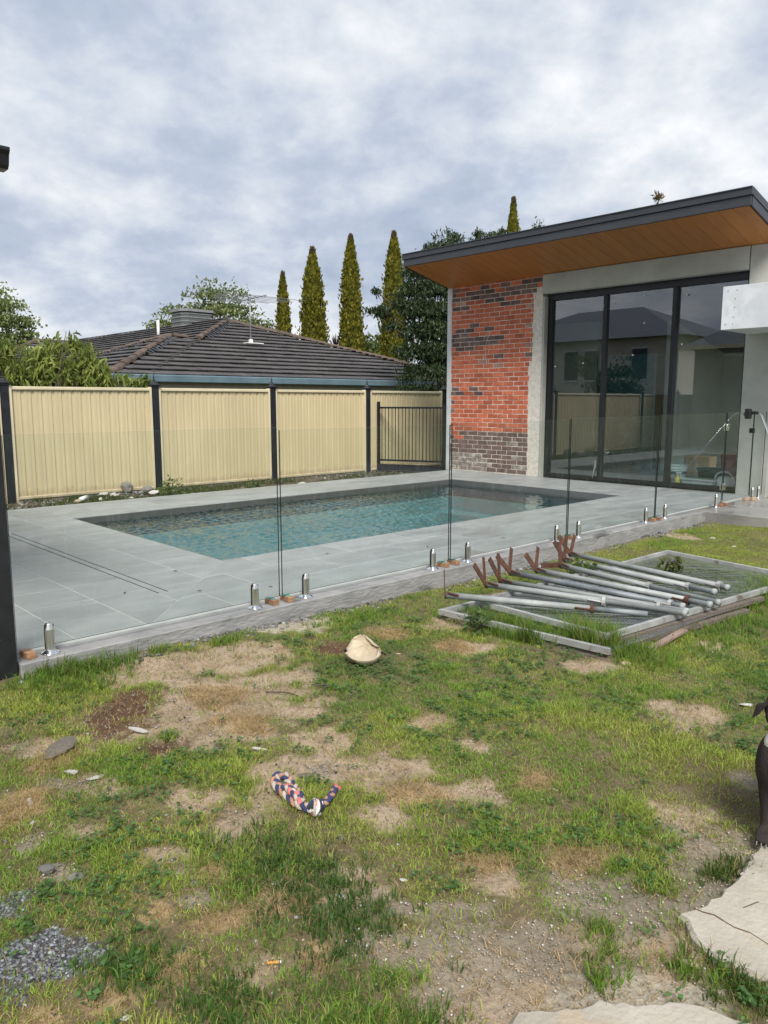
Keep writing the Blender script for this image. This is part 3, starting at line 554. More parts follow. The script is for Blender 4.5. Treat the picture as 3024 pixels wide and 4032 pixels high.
def slab(x0, x1, y0, y1, za, zb, mbx):
    vs = [(x, y, zr(y, z)) for z in (za, zb) for x, y in ((x0, y0), (x1, y0), (x1, y1), (x0, y1))]
    mbx.add(vs, [(3, 2, 1, 0), (4, 5, 6, 7), (0, 1, 5, 4), (1, 2, 6, 5), (2, 3, 7, 6), (3, 0, 4, 7)])
slab(XA+.01, XB-.01, YR+.03, 18, 3.90, 4.03, mb); roof = mb.build('roof', MAT['fascia'], ph)
for x in (-8.6, -6.2): mb = MB(); mb.box((x, YR-.0325, 3.972), (x+.06, YR-.0302, 4.056)); mb.build('joint_cover', MAT['fascia'], roof)
mb = MB(); mb.box((XA-.012, YR-.01, 3.845), (XB+.012, YR+.025, 3.965), .004); mb.build('fascia_board', MAT['fascia'], roof)
mb = MB(); mb.box((XA-.03, YR-.03, 3.969), (XB+.03, YR+.03, 4.068), .004); mb.box((XA-.03, YR-.045, 4.058), (XB+.03, YR-.03, 4.072), .002); mb.build('fascia_capping', MAT['fascia'], roof)
for x, s in ((XA, -1), (XB, 1)):
    mb = MB(); slab(min(x, x+.02*s), max(x, x+.02*s), YR+.026, 18, 3.847, 3.965, mb); mb.build('barge_board', MAT['fascia'], roof)
    mb = MB(); slab(min(x-.03*s, x+.03*s), max(x-.03*s, x+.03*s), YR+.031, 18, 3.969, 4.068, mb); mb.build('barge_capping', MAT['fascia'], roof)
# projecting fibre cement box over the end of the window
bx = MB(); bx.box((-4.60, 10.66, 2.33), (-3.0, YF-.032, 2.90), .003); box = bx.build('box_beam', MAT['fibro'], ph)
scr = MB()
for x, z in ((-4.53, 2.84), (-4.41, 2.84), (-4.43, 2.73), (-4.43, 2.62), (-4.44, 2.49), (-4.44, 2.40), (-4.54, 2.40), (-3.95, 2.42), (-3.93, 2.62), (-3.92, 2.82)): scr.box((x-.006, 10.656, z-.006), (x+.006, 10.661, z+.006), .002)
tag(scr.build('screw', MAT['screw'], box), kind='stuff')
# ---------------------------------------------------------------- cream steel boundary fence with black posts
FX = -11.9
fence = thing('metal_fence', (FX, 0, 0), 'cream corrugated steel boundary fence with black finial posts', 'fence')
PYS = [-5.7, -3.36, -1.02, 1.33, 3.68, 6.02, 8.37, 10.76, 13.1]
mb = MB(); mb.box((-.055, -.055, -.35), (.055, .055, 1.60), .006)
pm = bpy.data.meshes.new('post'); pm.from_pydata(mb.v, [], mb.f); pm.materials.append(MAT['post'])
mb = MB()
for h, z0, z1 in ((.066, 1.600, 1.625), (.085, 1.626, 1.642)): mb.box((-h, -h, z0), (h, h, z1), .003)
mb.lathe((0, 0, 0), [(.070, 1.642), (.055, 1.662), (.030, 1.685), (.024, 1.70), (.020, 1.703), (.026, 1.712), (.012, 1.73), (.010, 1.76), (.001, 1.83)], 12)
cm = bpy.data.meshes.new('post_cap'); cm.from_pydata(mb.v, [], mb.f); cm.materials.append(MAT['post'])
for y in PYS:
    p = link('post', pm, fence, (0, y, 0)); link('post_cap', cm, p, (0, 0, 0))
for y0, y1 in zip(PYS[:-1], PYS[1:]):
    a, b = y0+.06, y1-.06; mb = MB(); prof = []; y = a+.03
    while y < b-.03:
        for dy, x in ((0, 0), (.030, 0), (.040, .014), (.080, .014), (.084, .010), (.112, .010), (.116, .014), (.136, .014)): 
            if y+dy < b-.03: prof.append((y+dy, x))
        y += .148
    prof.append((b-.03, 0)); k = len(prof)
    mb.add([(FX+x-.013, yy, zz) for zz in (-.05, 1.56) for yy, x in prof], [(i, i+1, k+i+1, k+i) for i in range(k-1)])
    pn = mb.build('fence_panel', MAT['cream'], fence)
    mb = MB(); mb.box((FX-.032, a, 1.535), (FX+.032, b, 1.585), .008); mb.build('top_rail', MAT['creamrail'], pn)
    mb = MB(); mb.box((FX-.03, a, -.085), (FX+.03, b, -.035), .006); mb.box((FX+.031, a, -.075), (FX+.036, b, -.045)); mb.build('bottom_rail', MAT['creamrail'], pn)
    for yy in (a, b-.04): mb = MB(); mb.box((FX-.035, yy+.001, -.14), (FX+.04, yy+.039, 1.60), .005); mb.build('side_channel', MAT['creamrail'], pn)
    mb = MB(); mb.box((FX-.04, a, -.32), (FX+.02, b, -.087)); mb.build('plinth', MAT['plinth'], pn)
# black tubular panel closing the gap beside the pool house
tf = thing('tubular_fence', (-11.84, 11.03, 0), 'black vertical-bar pool fence panel beside the brick pool house', 'fence')
ta, tb = Vector((-11.84, 11.03, 0)), Vector((-10.50, 11.60, 0)); td = (tb-ta).normalized()
mb = MB(); mb.beam(ta+Vector((0, 0, -.2)), ta+Vector((0, 0, 1.36)), .05, .05, (1, 0, 0)); mb.build('post', MAT['post'], tf)
mb = MB(); mb.beam(tb+Vector((0, 0, -.2)), tb+Vector((0, 0, 1.30)), .05, .05, (1, 0, 0)); mb.build('post', MAT['post'], tf)
for z in (1.235, .14): mb = MB(); mb.beam(ta+td*.026+Vector((0, 0, z)), tb-td*.026+Vector((0, 0, z)), .028, .038); mb.build('rail', MAT['post'], tf)
nb = 19
for i in range(1, nb): mb = MB(); p = ta.lerp(tb, i/nb); mb.tube([p+Vector((0, 0, .158)), p+Vector((0, 0, 1.217))], .0085, 8, False); mb.build('bar', MAT['post'], tf, True)
for k in range(2): mb = MB(); o = Vector((.02, -.05, 0)); mb.beam(ta+o+Vector((0, 0, -.13+.13*k)), tb+o+Vector((0, 0, -.13+.13*k)), .04, .122); mb.build('board', MAT['post'], tf)
# ---------------------------------------------------------------- frameless glass pool fence
GX = -4.25
def glass(y0, y1, label, z0=.034, z1=1.2, x=GX):
    o = MB(); h = .006; o.mat(MAT['poolglass']); o.quad((x+h, y0, z0), (x+h, y1, z0), (x+h, y1, z1), (x+h, y0, z1)); o.quad((x-h, y1, z0), (x-h, y0, z0), (x-h, y0, z1), (x-h, y1, z1))
    t = thing('glass_panel', (x, (y0+y1)/2, z0), label, 'glass panel', 'frameless glass pool fence panels'); o.build('pane', None, t)
    mb = MB().mat(MAT['glassedge'])
    mb.quad((x-h, y0, z0), (x+h, y0, z0), (x+h, y0, z1), (x-h, y0, z1)); mb.quad((x+h, y1, z0), (x-h, y1, z0), (x-h, y1, z1), (x+h, y1, z1)); mb.quad((x-h, y1, z0), (x+h, y1, z0), (x+h, y0, z0), (x-h, y0, z0))
    mb.mat(MAT['glasstop']); mb.quad((x-h, y0, z1), (x+h, y0, z1), (x+h, y1, z1), (x-h, y1, z1)); mb.build('polished_edge', None, t); return t
JN = [1.29, 3.03, 4.78, 6.55, 8.37, 10.20]
gl_lab = ['glass pool fence panel beside the black post, nearest the camera', 'glass pool fence panel standing behind the cream collapsed ball', 'glass pool fence panel behind the rusty forks of the poles', 'glass pool fence panel in front of the pool\'s far right corner', 'glass pool fence panel carrying the gate hinges on its far edge']
for i in range(5): glass(JN[i]+(.012 if i else 0), JN[i+1]-.012, gl_lab[i], z1=(1.197, 1.178, 1.188, 1.202, 1.213)[i])
gate = glass(10.222, 11.10, 'glass gate of the pool fence with square steel hinges', .06, 1.225)
for z in (.20, .99):
    for s in (-1, 1): mb = MB(); mb.box((GX+s*.0075, 10.166, z), (GX+s*.021, 10.262, z+.085), .006); mb.build('hinge', MAT['chrome'], gate)
mb = MB(); mb.box((GX-.03, 11.03, .93), (GX-.008, 11.09, 1.0), .006); mb.box((GX+.008, 11.03, .93), (GX+.034, 11.09, 1.0), .008); mb.build('latch', MAT['rubber'], gate)
glass(11.12, 11.55, 'narrow glass panel between the gate and the grey end column', z1=1.225)
def make_spigot(loc, label):
    t = thing('spigot', loc, label, 'spigot', 'stainless steel glass clamps along the pool edge'); x, y, z = loc
    for s in (1, -1):
        mb = MB(); n = 10; r = .0255
        arc = [(s*(.008+max(0, (r-.008))*math.sin(math.pi*j/n)), r*math.cos(math.pi*j/n)) for j in range(n+1)]
        rings = []
        for zz, f in ((.012, 1), (.135, 1), (.165, .62), (.168, .55)): rings.append([(x+s*.008+(px-s*.008)*f, y+py*(f if f < 1 else 1), z+zz) for px, py in arc])
        k = n+1; vs = [p for rg in rings for p in rg]; fs = []
        for a in range(3): fs += [(a*k+j, a*k+j+1, (a+1)*k+j+1, (a+1)*k+j) for j in range(n)]+[(a*k+n, a*k, (a+1)*k, (a+1)*k+n)]
        fs.append(tuple(range(3*k, 4*k)))
        if s > 0: fs = [f[::-1] for f in fs]
        mb.add(vs, fs); mb.build('clamp_half', MAT['steel'], t, False, True)
    mb = MB(); mb.box((x-.0078, y-.0235, z+.012), (x-.0062, y+.0235, z+.160)); mb.box((x+.0062, y-.0235, z+.012), (x+.0078, y+.0235, z+.160)); mb.build('gasket', MAT['rubber'], t)
    mb = MB(); mb.lathe((x, y, z), [(.052, 0), (.052, .003), (.046, .006), (.030, .013), (.027, .018)], 24); mb.build('base_cover', MAT['chrome'], t, True)
    return t
SPY = [(1.463, 'beside the timber block next to the black post'), (2.815, 'on the near side of the first glass joint'), (3.246, 'on the far side of the first glass joint, behind the collapsed ball'), (4.573, 'on the near side of the second glass joint'), (5.019, 'on the far side of the second glass joint, behind the rusty forks'), (6.367, 'on the near side of the third glass joint'), (6.759, 'on the far side of the third glass joint'), (8.156, 'on the near side of the fourth glass joint'), (8.621, 'on the far side of the fourth glass joint'), (10.03, 'just before the glass gate'), (11.22, 'at the foot of the gate latch'), (11.44, 'closest to the grey end column')]
sp0 = None
for y, wh in SPY:
    lab = 'stainless steel spigot '+wh
    if sp0 is None: sp0 = make_spigot((GX, y, -.011), lab)
    else: copy_thing(sp0, (GX, y, -.011), lab)
def block(y, label, pack=True, mt='block', x=GX, rz=0):
    t = thing('timber_block', (x, y, -.011), label, 'timber block', 'timber blocks propping the glass', R(rz)); o = Vector((x, y, -.011))
    mb = MB(); mb.box(o+Vector((-.055, -.024, 0)), o+Vector((.05, .024, .036)), .002); mb.build('block', MAT[mt], t)
    if pack: mb = MB(); mb.box(o+Vector((-.045, -.017, .0362)), o+Vector((.022, .017, .040))); mb.box(o+Vector((-.05, -.012, .0402)), o+Vector((.01, .014, .043))); mb.build('packer', MAT['packer'], t)
block(1.345, 'timber block without packers beside the black post', False, rz=4)
for j, nm in zip(JN[1:5], ('first', 'second', 'third', 'fourth')):
    block(j-.075, 'timber block with green packers, near side of the %s glass joint' % nm, rz=random.uniform(-6, 6)); block(j+.055, 'timber block with green packers, far side of the %s glass joint' % nm, rz=random.uniform(-6, 6))
block(10.12, 'reddish timber block under the near gate hinge edge', False, rz=5); block(10.28, 'reddish timber block just beyond the gate hinges', False, rz=-4)
block(11.02, 'pale timber block under the gate latch edge, left of the pair', False, 'blockpale', rz=80); block(11.14, 'pale timber block under the narrow end panel', False, 'blockpale', GX+.05, rz=80)
# brace with black clamp at the gate
br = thing('gate_brace', (-4.10, 10.95, 1.22), 'chrome brace rod held by a black clamp above the glass gate', 'brace')
mb = MB(); mb.box((-4.29, 10.86, 1.13), (-4.21, 10.93, 1.27), .01); mb.box((-4.215, 10.88, 1.19), (-4.13, 10.94, 1.235), .008); mb.box((-4.31, 10.885, 1.17), (-4.285, 10.915, 1.21), .004); mb.build('clamp', MAT['rubber'], br)
mb = MB(); mb.tube([(-4.14, 10.91, 1.215), (-4.10, 10.9, 1.21), (-4.05, 10.85, 1.17), (-3.35, 10.3, .02)], .013, 10); mb.build('rod', MAT['chrome'], br, True)
# ---------------------------------------------------------------- patio post and gutter at the left
pt = thing('patio_post', (-4.22, 1.214, -.09), 'black square steel patio post at the left edge', 'post')
mb = MB(); mb.box((-4.27, 1.164, -.095), (-4.17, 1.264, 2.52), .004); mb.build('shaft', MAT['patiopost'], pt)
pr = thing('patio_roof', (-6, -1, 2.5), 'dark patio roof with black gutter reaching in at the left edge', 'roof')
gp = [(-.115, 0), (-.045, 0), (-.028, .016), (-.016, .062), (0, .082), (0, .098), (-.008, .1), (-.115, .1)]
mb = MB(); k = len(gp); vs = [(-4.235+x, y, 2.535+z) for y in (-6, 1.42) for x, z in gp]; mb.add(vs, [tuple(range(k)), tuple(range(2*k-1, k-1, -1))]+[(i, k+i, k+(i+1) % k, (i+1) % k) for i in range(k)]); mb.build('gutter', MAT['post'], pr)
mb = MB(); vs = [(-4.36, -6, 2.60), (-4.36, 1.40, 2.60), (-9.5, 1.40, 2.62), (-9.5, -6, 2.62)]; mb.add(vs+[(x, y, z+.06) for x, y, z in vs], [(0, 1, 2, 3), (7, 6, 5, 4), (0, 4, 5, 1), (1, 5, 6, 2), (2, 6, 7, 3), (3, 7, 4, 0)]); mb.build('roofing', MAT['patior'], pr)
hb = thing('brick_house', (-8, -6, 0), 'brown house with dark hip roof left of the camera, seen only in the window panes', 'house')
mb = MB(); mb.box((-11.2, -12, -.3), (-5.2, -.6, 2.95)); mb.build('wall', MAT['eave'], hb)
mb = MB(); a, b, c, d = (-11.6, -12.5, 3.0), (-4.8, -12.5, 3.0), (-4.8, -.1, 3.0), (-11.6, -.1, 3.0); e, f = (-8.2, -9, 5.0), (-8.2, -3.5, 5.0); mb.add([a, b, c, d, e, f], [(0, 1, 4), (1, 2, 5, 4), (2, 3, 5), (3, 0, 4, 5), (3, 2, 1, 0)]); mb.build('roof', MAT['roofgrey'], hb)
mb = MB(); mb.box((-11.62, -.11, 2.95), (-4.78, .0, 3.07)); mb.build('gutter', MAT['creamrail'], hb)
mb = MB(); mb.box((-8.6, -.6, .0), (-7.7, -.57, 2.1)); mb.build('door', MAT['frame'], hb)
th = thing('neighbour_house', (-26, -21, 0), 'two-storey rendered house beyond the fence, reflected in the window panes', 'house')
mb = MB(); mb.box((-34, -27, -.4), (-19.8, -17.2, 4.9)); mb.build('wall', MAT['wallbeige'], th)
mb = MB(); a, b, c, d = (-34.6, -27.6, 4.9), (-19.2, -27.6, 4.9), (-19.2, -16.6, 4.9), (-34.6, -16.6, 4.9); e, f = (-29.2, -22, 7.2), (-24.6, -22, 7.2); mb.add([a, b, c, d, e, f], [(0, 1, 5, 4), (1, 2, 5), (2, 3, 4, 5), (3, 0, 4), (3, 2, 1, 0)]); mb.build('roof', MAT['roofgrey'], th)
for x in (-27.0, -25.6, -22.5): mb = MB(); mb.box((x, -17.2, 2.6), (x+.9, -17.15, 4.3)); w_ = mb.build('window', MAT['winglass'], th); mb = MB(); mb.box((x-.08, -17.149, 4.3), (x+.98, -17.1, 4.4)); mb.box((x-.08, -17.149, 2.5), (x+.98, -17.1, 2.6)); mb.build('window_trim', MAT['pvc'], w_)
# ---------------------------------------------------------------- things in the room behind the right pane
def back_y(): return 12.15
bk = thing('bucket', (-5.84, 12.12, .003), 'white plastic bucket with black band behind the right pane', 'bucket')
mb = MB().mat(MAT['bucket']); o = Vector((-5.84, 12.12, .003)); mb.lathe(o, [(.155, 0), (.165, .05), (.178, .235), (.186, .237), (.186, .25), (.180, .252), (.180, .27), (.188, .272), (.188, .285), (.182, .29), (.184, .325), (.19, .33), (.188, .34), (.02, .342)], 28); mb.build('body', None, bk, True)
mb = MB(); mb.lathe(o, [(.1765, .19), (.1795, .228)], 28, False); mb.build('band', MAT['labelblack'], bk, True)
mb = MB(); mb.lathe(o, [(.1585, .005), (.164, .055)], 28, False); mb.build('lime_print', MAT['lime'], bk, True)
mb = MB(); mb.box(o+Vector((-.02, -.176, .075)), o+Vector((.08, -.166, .135))); mb.build('label_print', MAT['labelblack'], bk)
sb = thing('spray_bottle', (-5.71, 11.95, .003), 'yellow spray bottle with white trigger in front of the white bucket', 'spray bottle'); o = Vector((-5.71, 11.95, .003))
mb = MB(); mb.lathe(o, [(.036, 0), (.038, .01), (.038, .11), (.03, .14), (.016, .165), (.014, .18)], 16); mb.build('bottle', MAT['yellow'], sb, True)
mb = MB(); mb.box(o+Vector((-.016, -.014, .18)), o+Vector((.016, .014, .205)), .004); mb.box(o+Vector((-.03, -.012, .205)), o+Vector((.06, .012, .235)), .005); mb.beam(o+Vector((.04, 0, .205)), o+Vector((.055, 0, .16)), .014, .01); mb.build('trigger', MAT['pvc'], sb)
tr = thing('tray', (-5.35, 12.1, .003), 'pale plastic tray standing on the floor right of the bucket', 'tray')
mb = MB(); mb.box((-5.66, 12.0, .003), (-5.16, 12.3, .11), .008); mb.box((-5.69, 11.98, .11), (-5.13, 12.33, .13), .006); mb.build('body', MAT['tray'], tr)
tb_ = thing('tub', (-5.40, 12.45, .003), 'black tub behind the pale tray', 'tub')
mb = MB(); mb.add([(x*s_-5.40, y*s_+12.5, z) for z, s_ in ((.003, .82), (.27, 1)) for x, y in ((-.18, -.12), (.18, -.12), (.18, .12), (-.18, .12))], [(0, 1, 5, 4), (1, 2, 6, 5), (2, 3, 7, 6), (3, 0, 4, 7), (3, 2, 1, 0)]); mb.box((-5.60, 12.36, .262), (-5.20, 12.64, .285), .006); mb.build('body', MAT['tub'], tb_)
wc = thing('watering_can', (-5.03, 12.12, .003), 'white watering can with round handle beside the red bag', 'watering can'); o = Vector((-5.03, 12.14, .003))
mb = MB(); mb.lathe(o, [(.11, 0), (.115, .02), (.11, .17), (.06, .20)], 18); mb.build('body', MAT['bucket'], wc, True)
mb = MB(); mb.tube([o+Vector((.14*math.cos(q)*1.0-.01, 0, .15+.115*math.sin(q))) for q in [R(x) for x in range(-20, 205, 15)]], .016, 8); mb.build('handle', MAT['bucket'], wc, True)
mb = MB(); mb.tube([o+Vector((.1, 0, .05)), o+Vector((.2, 0, .14)), o+Vector((.23, 0, .17))], [.03, .018, .022], 8); mb.build('spout', MAT['bucket'], wc, True)
rb = thing('product_bag', (-5.02, 12.45, .003), 'red and white paper bag leaning behind the watering can', 'bag')
q = Matrix.Rotation(R(-6), 3, 'Y')
mb = MB(); mb.box((-5.22, 12.42, .003), (-4.98, 12.58, .55), .03, q); mb.build('red_side', MAT['redbag'], rb)
mb = MB(); mb.box((-4.975, 12.41, .003), (-4.78, 12.58, .53), .04, q); mb.build('white_side', MAT['whitebag'], rb)
mb = MB()
for k in range(3): mb.beam((-4.955+.055*k, 12.404, .355+.02*k), (-4.91+.055*k, 12.404, .40+.02*k), .004, .012); mb.beam((-4.955+.055*k, 12.404, .40+.02*k), (-4.91+.055*k, 12.404, .355+.02*k), .004, .012)
mb.box((-5.17, 12.411, .45), (-5.09, 12.416, .465)); mb.build('print_mark', MAT['ink'], rb)
cb = thing('cardboard_piece', (-4.9, 11.95, .003), 'flat tan cardboard piece lying in front of the watering can', 'cardboard'); mb = MB(); mb.box((-4.98, 11.9, .004), (-4.76, 12.05, .06), .003); mb.build('sheet', MAT['card'], cb)
for i, (x, y, h, lb) in enumerate(((-6.45, 14.4, .33, 'brown carton on the room floor behind the middle pane'), (-7.7, 13.9, .12, 'flat dark timber offcuts on the room floor behind the left pane'))):
    t = thing(('carton', 'offcut_stack')[i], (x, y, .003), lb, ('carton', 'offcuts')[i]); mb = MB(); mb.box((x-.25, y-.15, .004), (x+.25, y+.15, h), .006); mb.build('body', MAT[('card', 'board')[i]], t)
    if i == 0: mb = MB(); mb.box((x-.03, y-.153, .03), (x+.03, y-.1505, h-.02)); mb.build('tape', MAT['stonet'], t)
# ---------------------------------------------------------------- old mesh gates, boards and fork-headed poles lying on the lawn
def bgate(name, quad, z, label, skip=(), mesh=True, th=.036):
    c = sum((Vector((*p, z)) for p in quad), Vector())/4; t = thing(name, c, label, 'gate', 'old mesh gates lying on the lawn')
    q = [Vector((*p, z+random.uniform(-.006, .006))) for p in quad]
    for i in range(4):
        if i in skip: continue
        a, b = q[i], q[(i+1) % 4]; d = (b-a).normalized()*.017; mb = MB(); mb.beam(a-d, b+d*-1 if i % 2 else b+d, .030, th); o = mb.build('rail', MAT['gate'], t)
    if mesh:
        mb = MB(); U, V = q[1]-q[0], q[3]-q[0]; lu, lv = U.length, V.length; st = .034; dz = Vector((0, 0, -.012))
        P = lambda u, v: q[0]*(1-u)*(1-v)+q[1]*u*(1-v)+q[2]*u*v+q[3]*(1-u)*v+dz
        n = int((lu+lv)/st)
        for s in (0, 1):
            for k in range(1, n):
                x = k*st; a = (min(x, lu), max(0, x-lu)); b = (max(0, x-lv), min(x, lv))
                if s: a, b = (lu-a[0], a[1]), (lu-b[0], b[1])
                pa, pb = P(a[0]/lu, a[1]/lv), P(b[0]/lu, b[1]/lv); mid = (pa+pb)/2+Vector((0, 0, random.uniform(-.012, .004)))
                mb.tube([pa, mid, pb], .0018, 3, False)
        tag(mb.build('wire_mesh', MAT['wire'], t), kind='stuff')
bgate('mesh_gate', [(-3.487, 3.848), (-2.249, 3.933), (-2.13, 5.55), (-3.42, 5.50)], -.085, 'lower galvanised mesh gate whose front rail juts towards the camera', (1, 2), True)
bgate('mesh_gate', [(-3.40, 4.135), (-2.345, 4.095), (-2.07, 6.64), (-3.34, 6.867)], -.05, 'upper galvanised mesh gate reaching far right under the poles', (), True)
for i, (a, b, z, lb) in enumerate((((-2.98, 3.895), (-2.225, 3.965), -.118, 'grey board directly under the front rail of the lower gate'), ((-2.75, 3.88), (-2.12, 3.945), -.142, 'lowest grey board poking out past the front right gate corner'), ((-2.33, 4.15), (-2.11, 5.9), -.092, 'grey timber rail under the right side of the upper gate'), ((-2.31, 4.12), (-2.10, 5.6), -.130, 'dark brown batten lowest under the right side of the gates'))):
    c = (Vector((*a, z))+Vector((*b, z)))/2; t = thing('board', c, lb, 'board'); mb = MB(); mb.beam((*a, z), (*b, z), .05, .028); mb.build('timber', MAT['board'], t)
t = thing('plank', (-2.155, 4.5, -.135), 'short pinkish weathered plank lying alone on the grass right of the gates', 'plank'); mb = MB(); mb.beam((-2.178, 4.775, -.118), (-2.138, 4.232, -.118), .042, .016); mb.build('timber', MAT['plank'], t)
mb = MB(); mb.beam((-2.166, 4.60, -.1085), (-2.163, 4.585, -.1085), .008, .004); mb.build('nail_hole', MAT['black'], t)
POLES = [((-3.553, 3.96), (-2.44, 4.56), 'pole', (), .80, 'pale pole nearest the camera, without a fork'), ((-3.553, 4.423), (-2.181, 4.806), 'pole', (-34, 22), .62, 'second galvanised pole from the front with a collar ring midway'), ((-3.552, 4.597), (-2.198, 4.866), 'pole', (-27, 20), .86, 'third galvanised pole from the front, thin and partly behind the second'),
 ((-3.681, 4.887), (-2.267, 4.954), 'poled', (-40, 28), .93, 'darker galvanised pole in the middle of the row'), ((-3.582, 5.106), (-2.158, 5.132), 'pole', (-35, 30), .88, 'galvanised pole with a rusty red collar near its end'), ((-3.55, 5.406), (-2.144, 5.231), 'pole', (8, -86), .60, 'galvanised pole with one fork arm lying flat'),
 ((-3.66, 5.635), (-2.289, 5.504), 'pole', (-30, 24), .84, 'second galvanised pole from the far side, its end in tall grass'), ((-3.771, 5.89), (-2.281, 5.707), 'pole', (35, -31), .95, 'farthest galvanised pole, beside the open mesh')]
for i, (a, b, mt, arms, cf, lb) in enumerate(POLES):
    z = -.008; A, B = Vector((*a, z+.012)), Vector((*b, z-.004)); d = (B-A).normalized(); t = thing('fork_pole', (A+B)/2, lb, 'pole', 'fork-headed poles laid across the gates')
    r = .0232 if i != 2 else .019
    mb = MB(); mb.tube([A, A.lerp(B, cf)], r, 14); mb.build('tube', MAT[mt], t, True)
    P = A.lerp(B, cf)
    if i not in (0,): mb = MB(); mb.tube([P+d*.0005, B-d*.03, B-d*.028, B], [r*.86, r*.86, r*1.06, r*1.06], 14); mb.build('inner_tube', MAT['pole'], t, True)
    else: mb = MB(); mb.tube([P+d*.0005, B+d*.10], r*.8, 12); mb.build('inner_tube', MAT['poled'], t, True)
    mb = MB(); mb.tube([P-d*.012, P+d*.012], .038 if i in (1, 4, 7) else .031, 12); mb.tube([P-d*.10+Vector((-.0, -.0, .004))-Vector((d.y, -d.x, 0))*-.0+Vector((.0, -r-.004, 0)), P+d*.01+Vector((0, -r-.004, 0))], .007, 6); mb.build('collar', MAT['rust' if i in (0, 4) else 'gate'] if i != 4 else MAT['rust'], t)
    side = Vector((0, 0, 1)).cross(d).normalized()
    mb = MB(); mb.tube([A-d*.004+side*0, A+d*.012], r*1.12, 12); mb.tube([A+d*.02+Vector((0, 0, r))+side*-.02, A+d*.10+Vector((0, 0, r*.6))+side*-.03], .0085, 8); mb.build('peg', MAT['rust'], t)
    for k, an in enumerate(arms):
        dr = (side*math.sin(R(an))+Vector((0, 0, math.cos(R(an))))-d*.25).normalized(); o = A-d*(.006+.008*k)-dr*.02
        mb = MB(); mb.beam(o, o+dr*random.uniform(.195, .235), .042, .007, d); mb.build('fork_arm', MAT['rust'], t)
    if i == 0: mb = MB(); mb.beam(A-d*.004-Vector((0, 0, .03)), A-d*.004+Vector((-.01, 0, .185)), .004, .006, d); mb.build('wire_stub', MAT['rust'], t)
# ---------------------------------------------------------------- collapsed ball
bl = thing('collapsed_ball', (-3.104, 2.773, -.115), 'cream leather ball, split open and half collapsed on the lawn', 'ball')
rr_ = Vector((.687, .727, 0)); cc_ = Vector((.726, -.687, 0)); zz_ = Vector((0, 0, 1)); o = Vector((-3.12, 2.79, -.035))
mb = MB(); n, k = 44, 30; vs = []
nrm = (cc_*.50+zz_*.87+rr_*-.05).normalized()
for i in range(k+1):
    th = math.pi*i/k
    for j in range(n):
        ph_ = 2*math.pi*j/n; p = Vector((math.sin(th)*math.cos(ph_), math.sin(th)*math.sin(ph_), math.cos(th)))
        wob = 1+.05*math.sin(3*ph_+1)*math.sin(2*th)+.03*math.sin(5*ph_+2*th)
        q = rr_*(p.x*.108)+cc_*(p.y*.095)+zz_*(p.z*(.118 if p.z > 0 else .075)); q *= wob
        if p.y < 0: q += zz_*.012*max(0, p.z)
        if p.x > .55 and p.z > 0: q += rr_*-.010*(p.x-.55)*4+zz_*.012
        dd = q.dot(nrm)-.026
        if dd > 0: q -= nrm*dd*1.6; q += zz_*.003*math.sin(9*ph_)
        n2_ = (rr_*.62+zz_*.72-cc_*.25).normalized(); d2 = q.dot(n2_)-.078
        if d2 > 0: q -= n2_*d2*1.7
        n3_ = (rr_*-.75+zz_*.62+cc_*.1).normalized(); d3 = q.dot(n3_)-.080
        if d3 > 0: q -= n3_*d3*1.5
        vs.append(o+q)
mb.add(vs, [(i*n+j, (i+1)*n+j, (i+1)*n+(j+1) % n, i*n+(j+1) % n) for i in range(k) for j in range(n)]); mb.build('leather_shell', MAT['leather'], bl, True, True)
mb = MB()
for s, dz in ((-1, .006), (1, -.008)):
    p = o+rr_*(.103*s)+cc_*.012+zz_*(dz+.002); mb.ell(p, (.010, .010, .009), None, 8, 6)
mb.box(o+rr_*.112+cc_*.012+zz_*-.018, o+rr_*.128+cc_*.02+zz_*-.008, .002); mb.build('torn_hole', MAT['black'], bl)
mb = MB()
sp = [o+nrm*.0+rr_*(-.098+.0196*i)+zz_*(-.012-.022*math.sin(math.pi*i/10))+cc_*(.035+.058*math.sin(math.pi*i/10)) for i in range(11)]
# ---------------------------------------------------------------- rope toy
rp = thing('rope_toy', (-2.13, 1.56, -.08), 'plaited navy, cream and salmon rope dog toy with a knotted end', 'dog toy')
def cr(P, n):
    out = []
    for i in range(len(P)-1):
        p0, p1, p2, p3 = P[max(i-1, 0)], P[i], P[i+1], P[min(i+2, len(P)-1)]
        for j in range(n):
            t = j/n; out.append(.5*((2*p1)+(p2-p0)*t+(2*p0-5*p1+4*p2-p3)*t*t+(3*p1-p0-3*p2+p3)*t**3))
    return out+[P[-1]]
zg = -.058
path = [Vector(p) for p in ((-2.105, 1.572, zg), (-2.150, 1.582, zg+.003), (-2.205, 1.598, zg+.006), (-2.255, 1.608, zg+.012), (-2.280, 1.588, zg+.008), (-2.250, 1.562, zg), (-2.195, 1.551, zg), (-2.139, 1.543, zg), (-2.075, 1.537, zg), (-2.020, 1.548, zg))]
pp = cr(path, 14)
def strands(pp, A, rad, om, defs, par):
    ln = [0]
    for a, b in zip(pp[:-1], pp[1:]): ln.append(ln[-1]+(b-a).length)
    for mt, ph_ in defs:
        pts = []
        for i, p in enumerate(pp):
            d = (pp[min(i+1, len(pp)-1)]-pp[max(i-1, 0)]).normalized(); s = d.cross(Vector((0, 0, 1))).normalized(); u = s.cross(d); w = om*ln[i]+ph_
            pts.append(p+s*A*math.sin(w)+u*A*.62*math.sin(2*w))
        mb = MB(); mb.tube(pts, rad, 8); mb.build('strand', MAT[mt], par, True)
strands(pp, .0112, .0078, 2*math.pi/.085, (('navy', 0), ('creamr', 2.09), ('pink', 4.19)), rp)
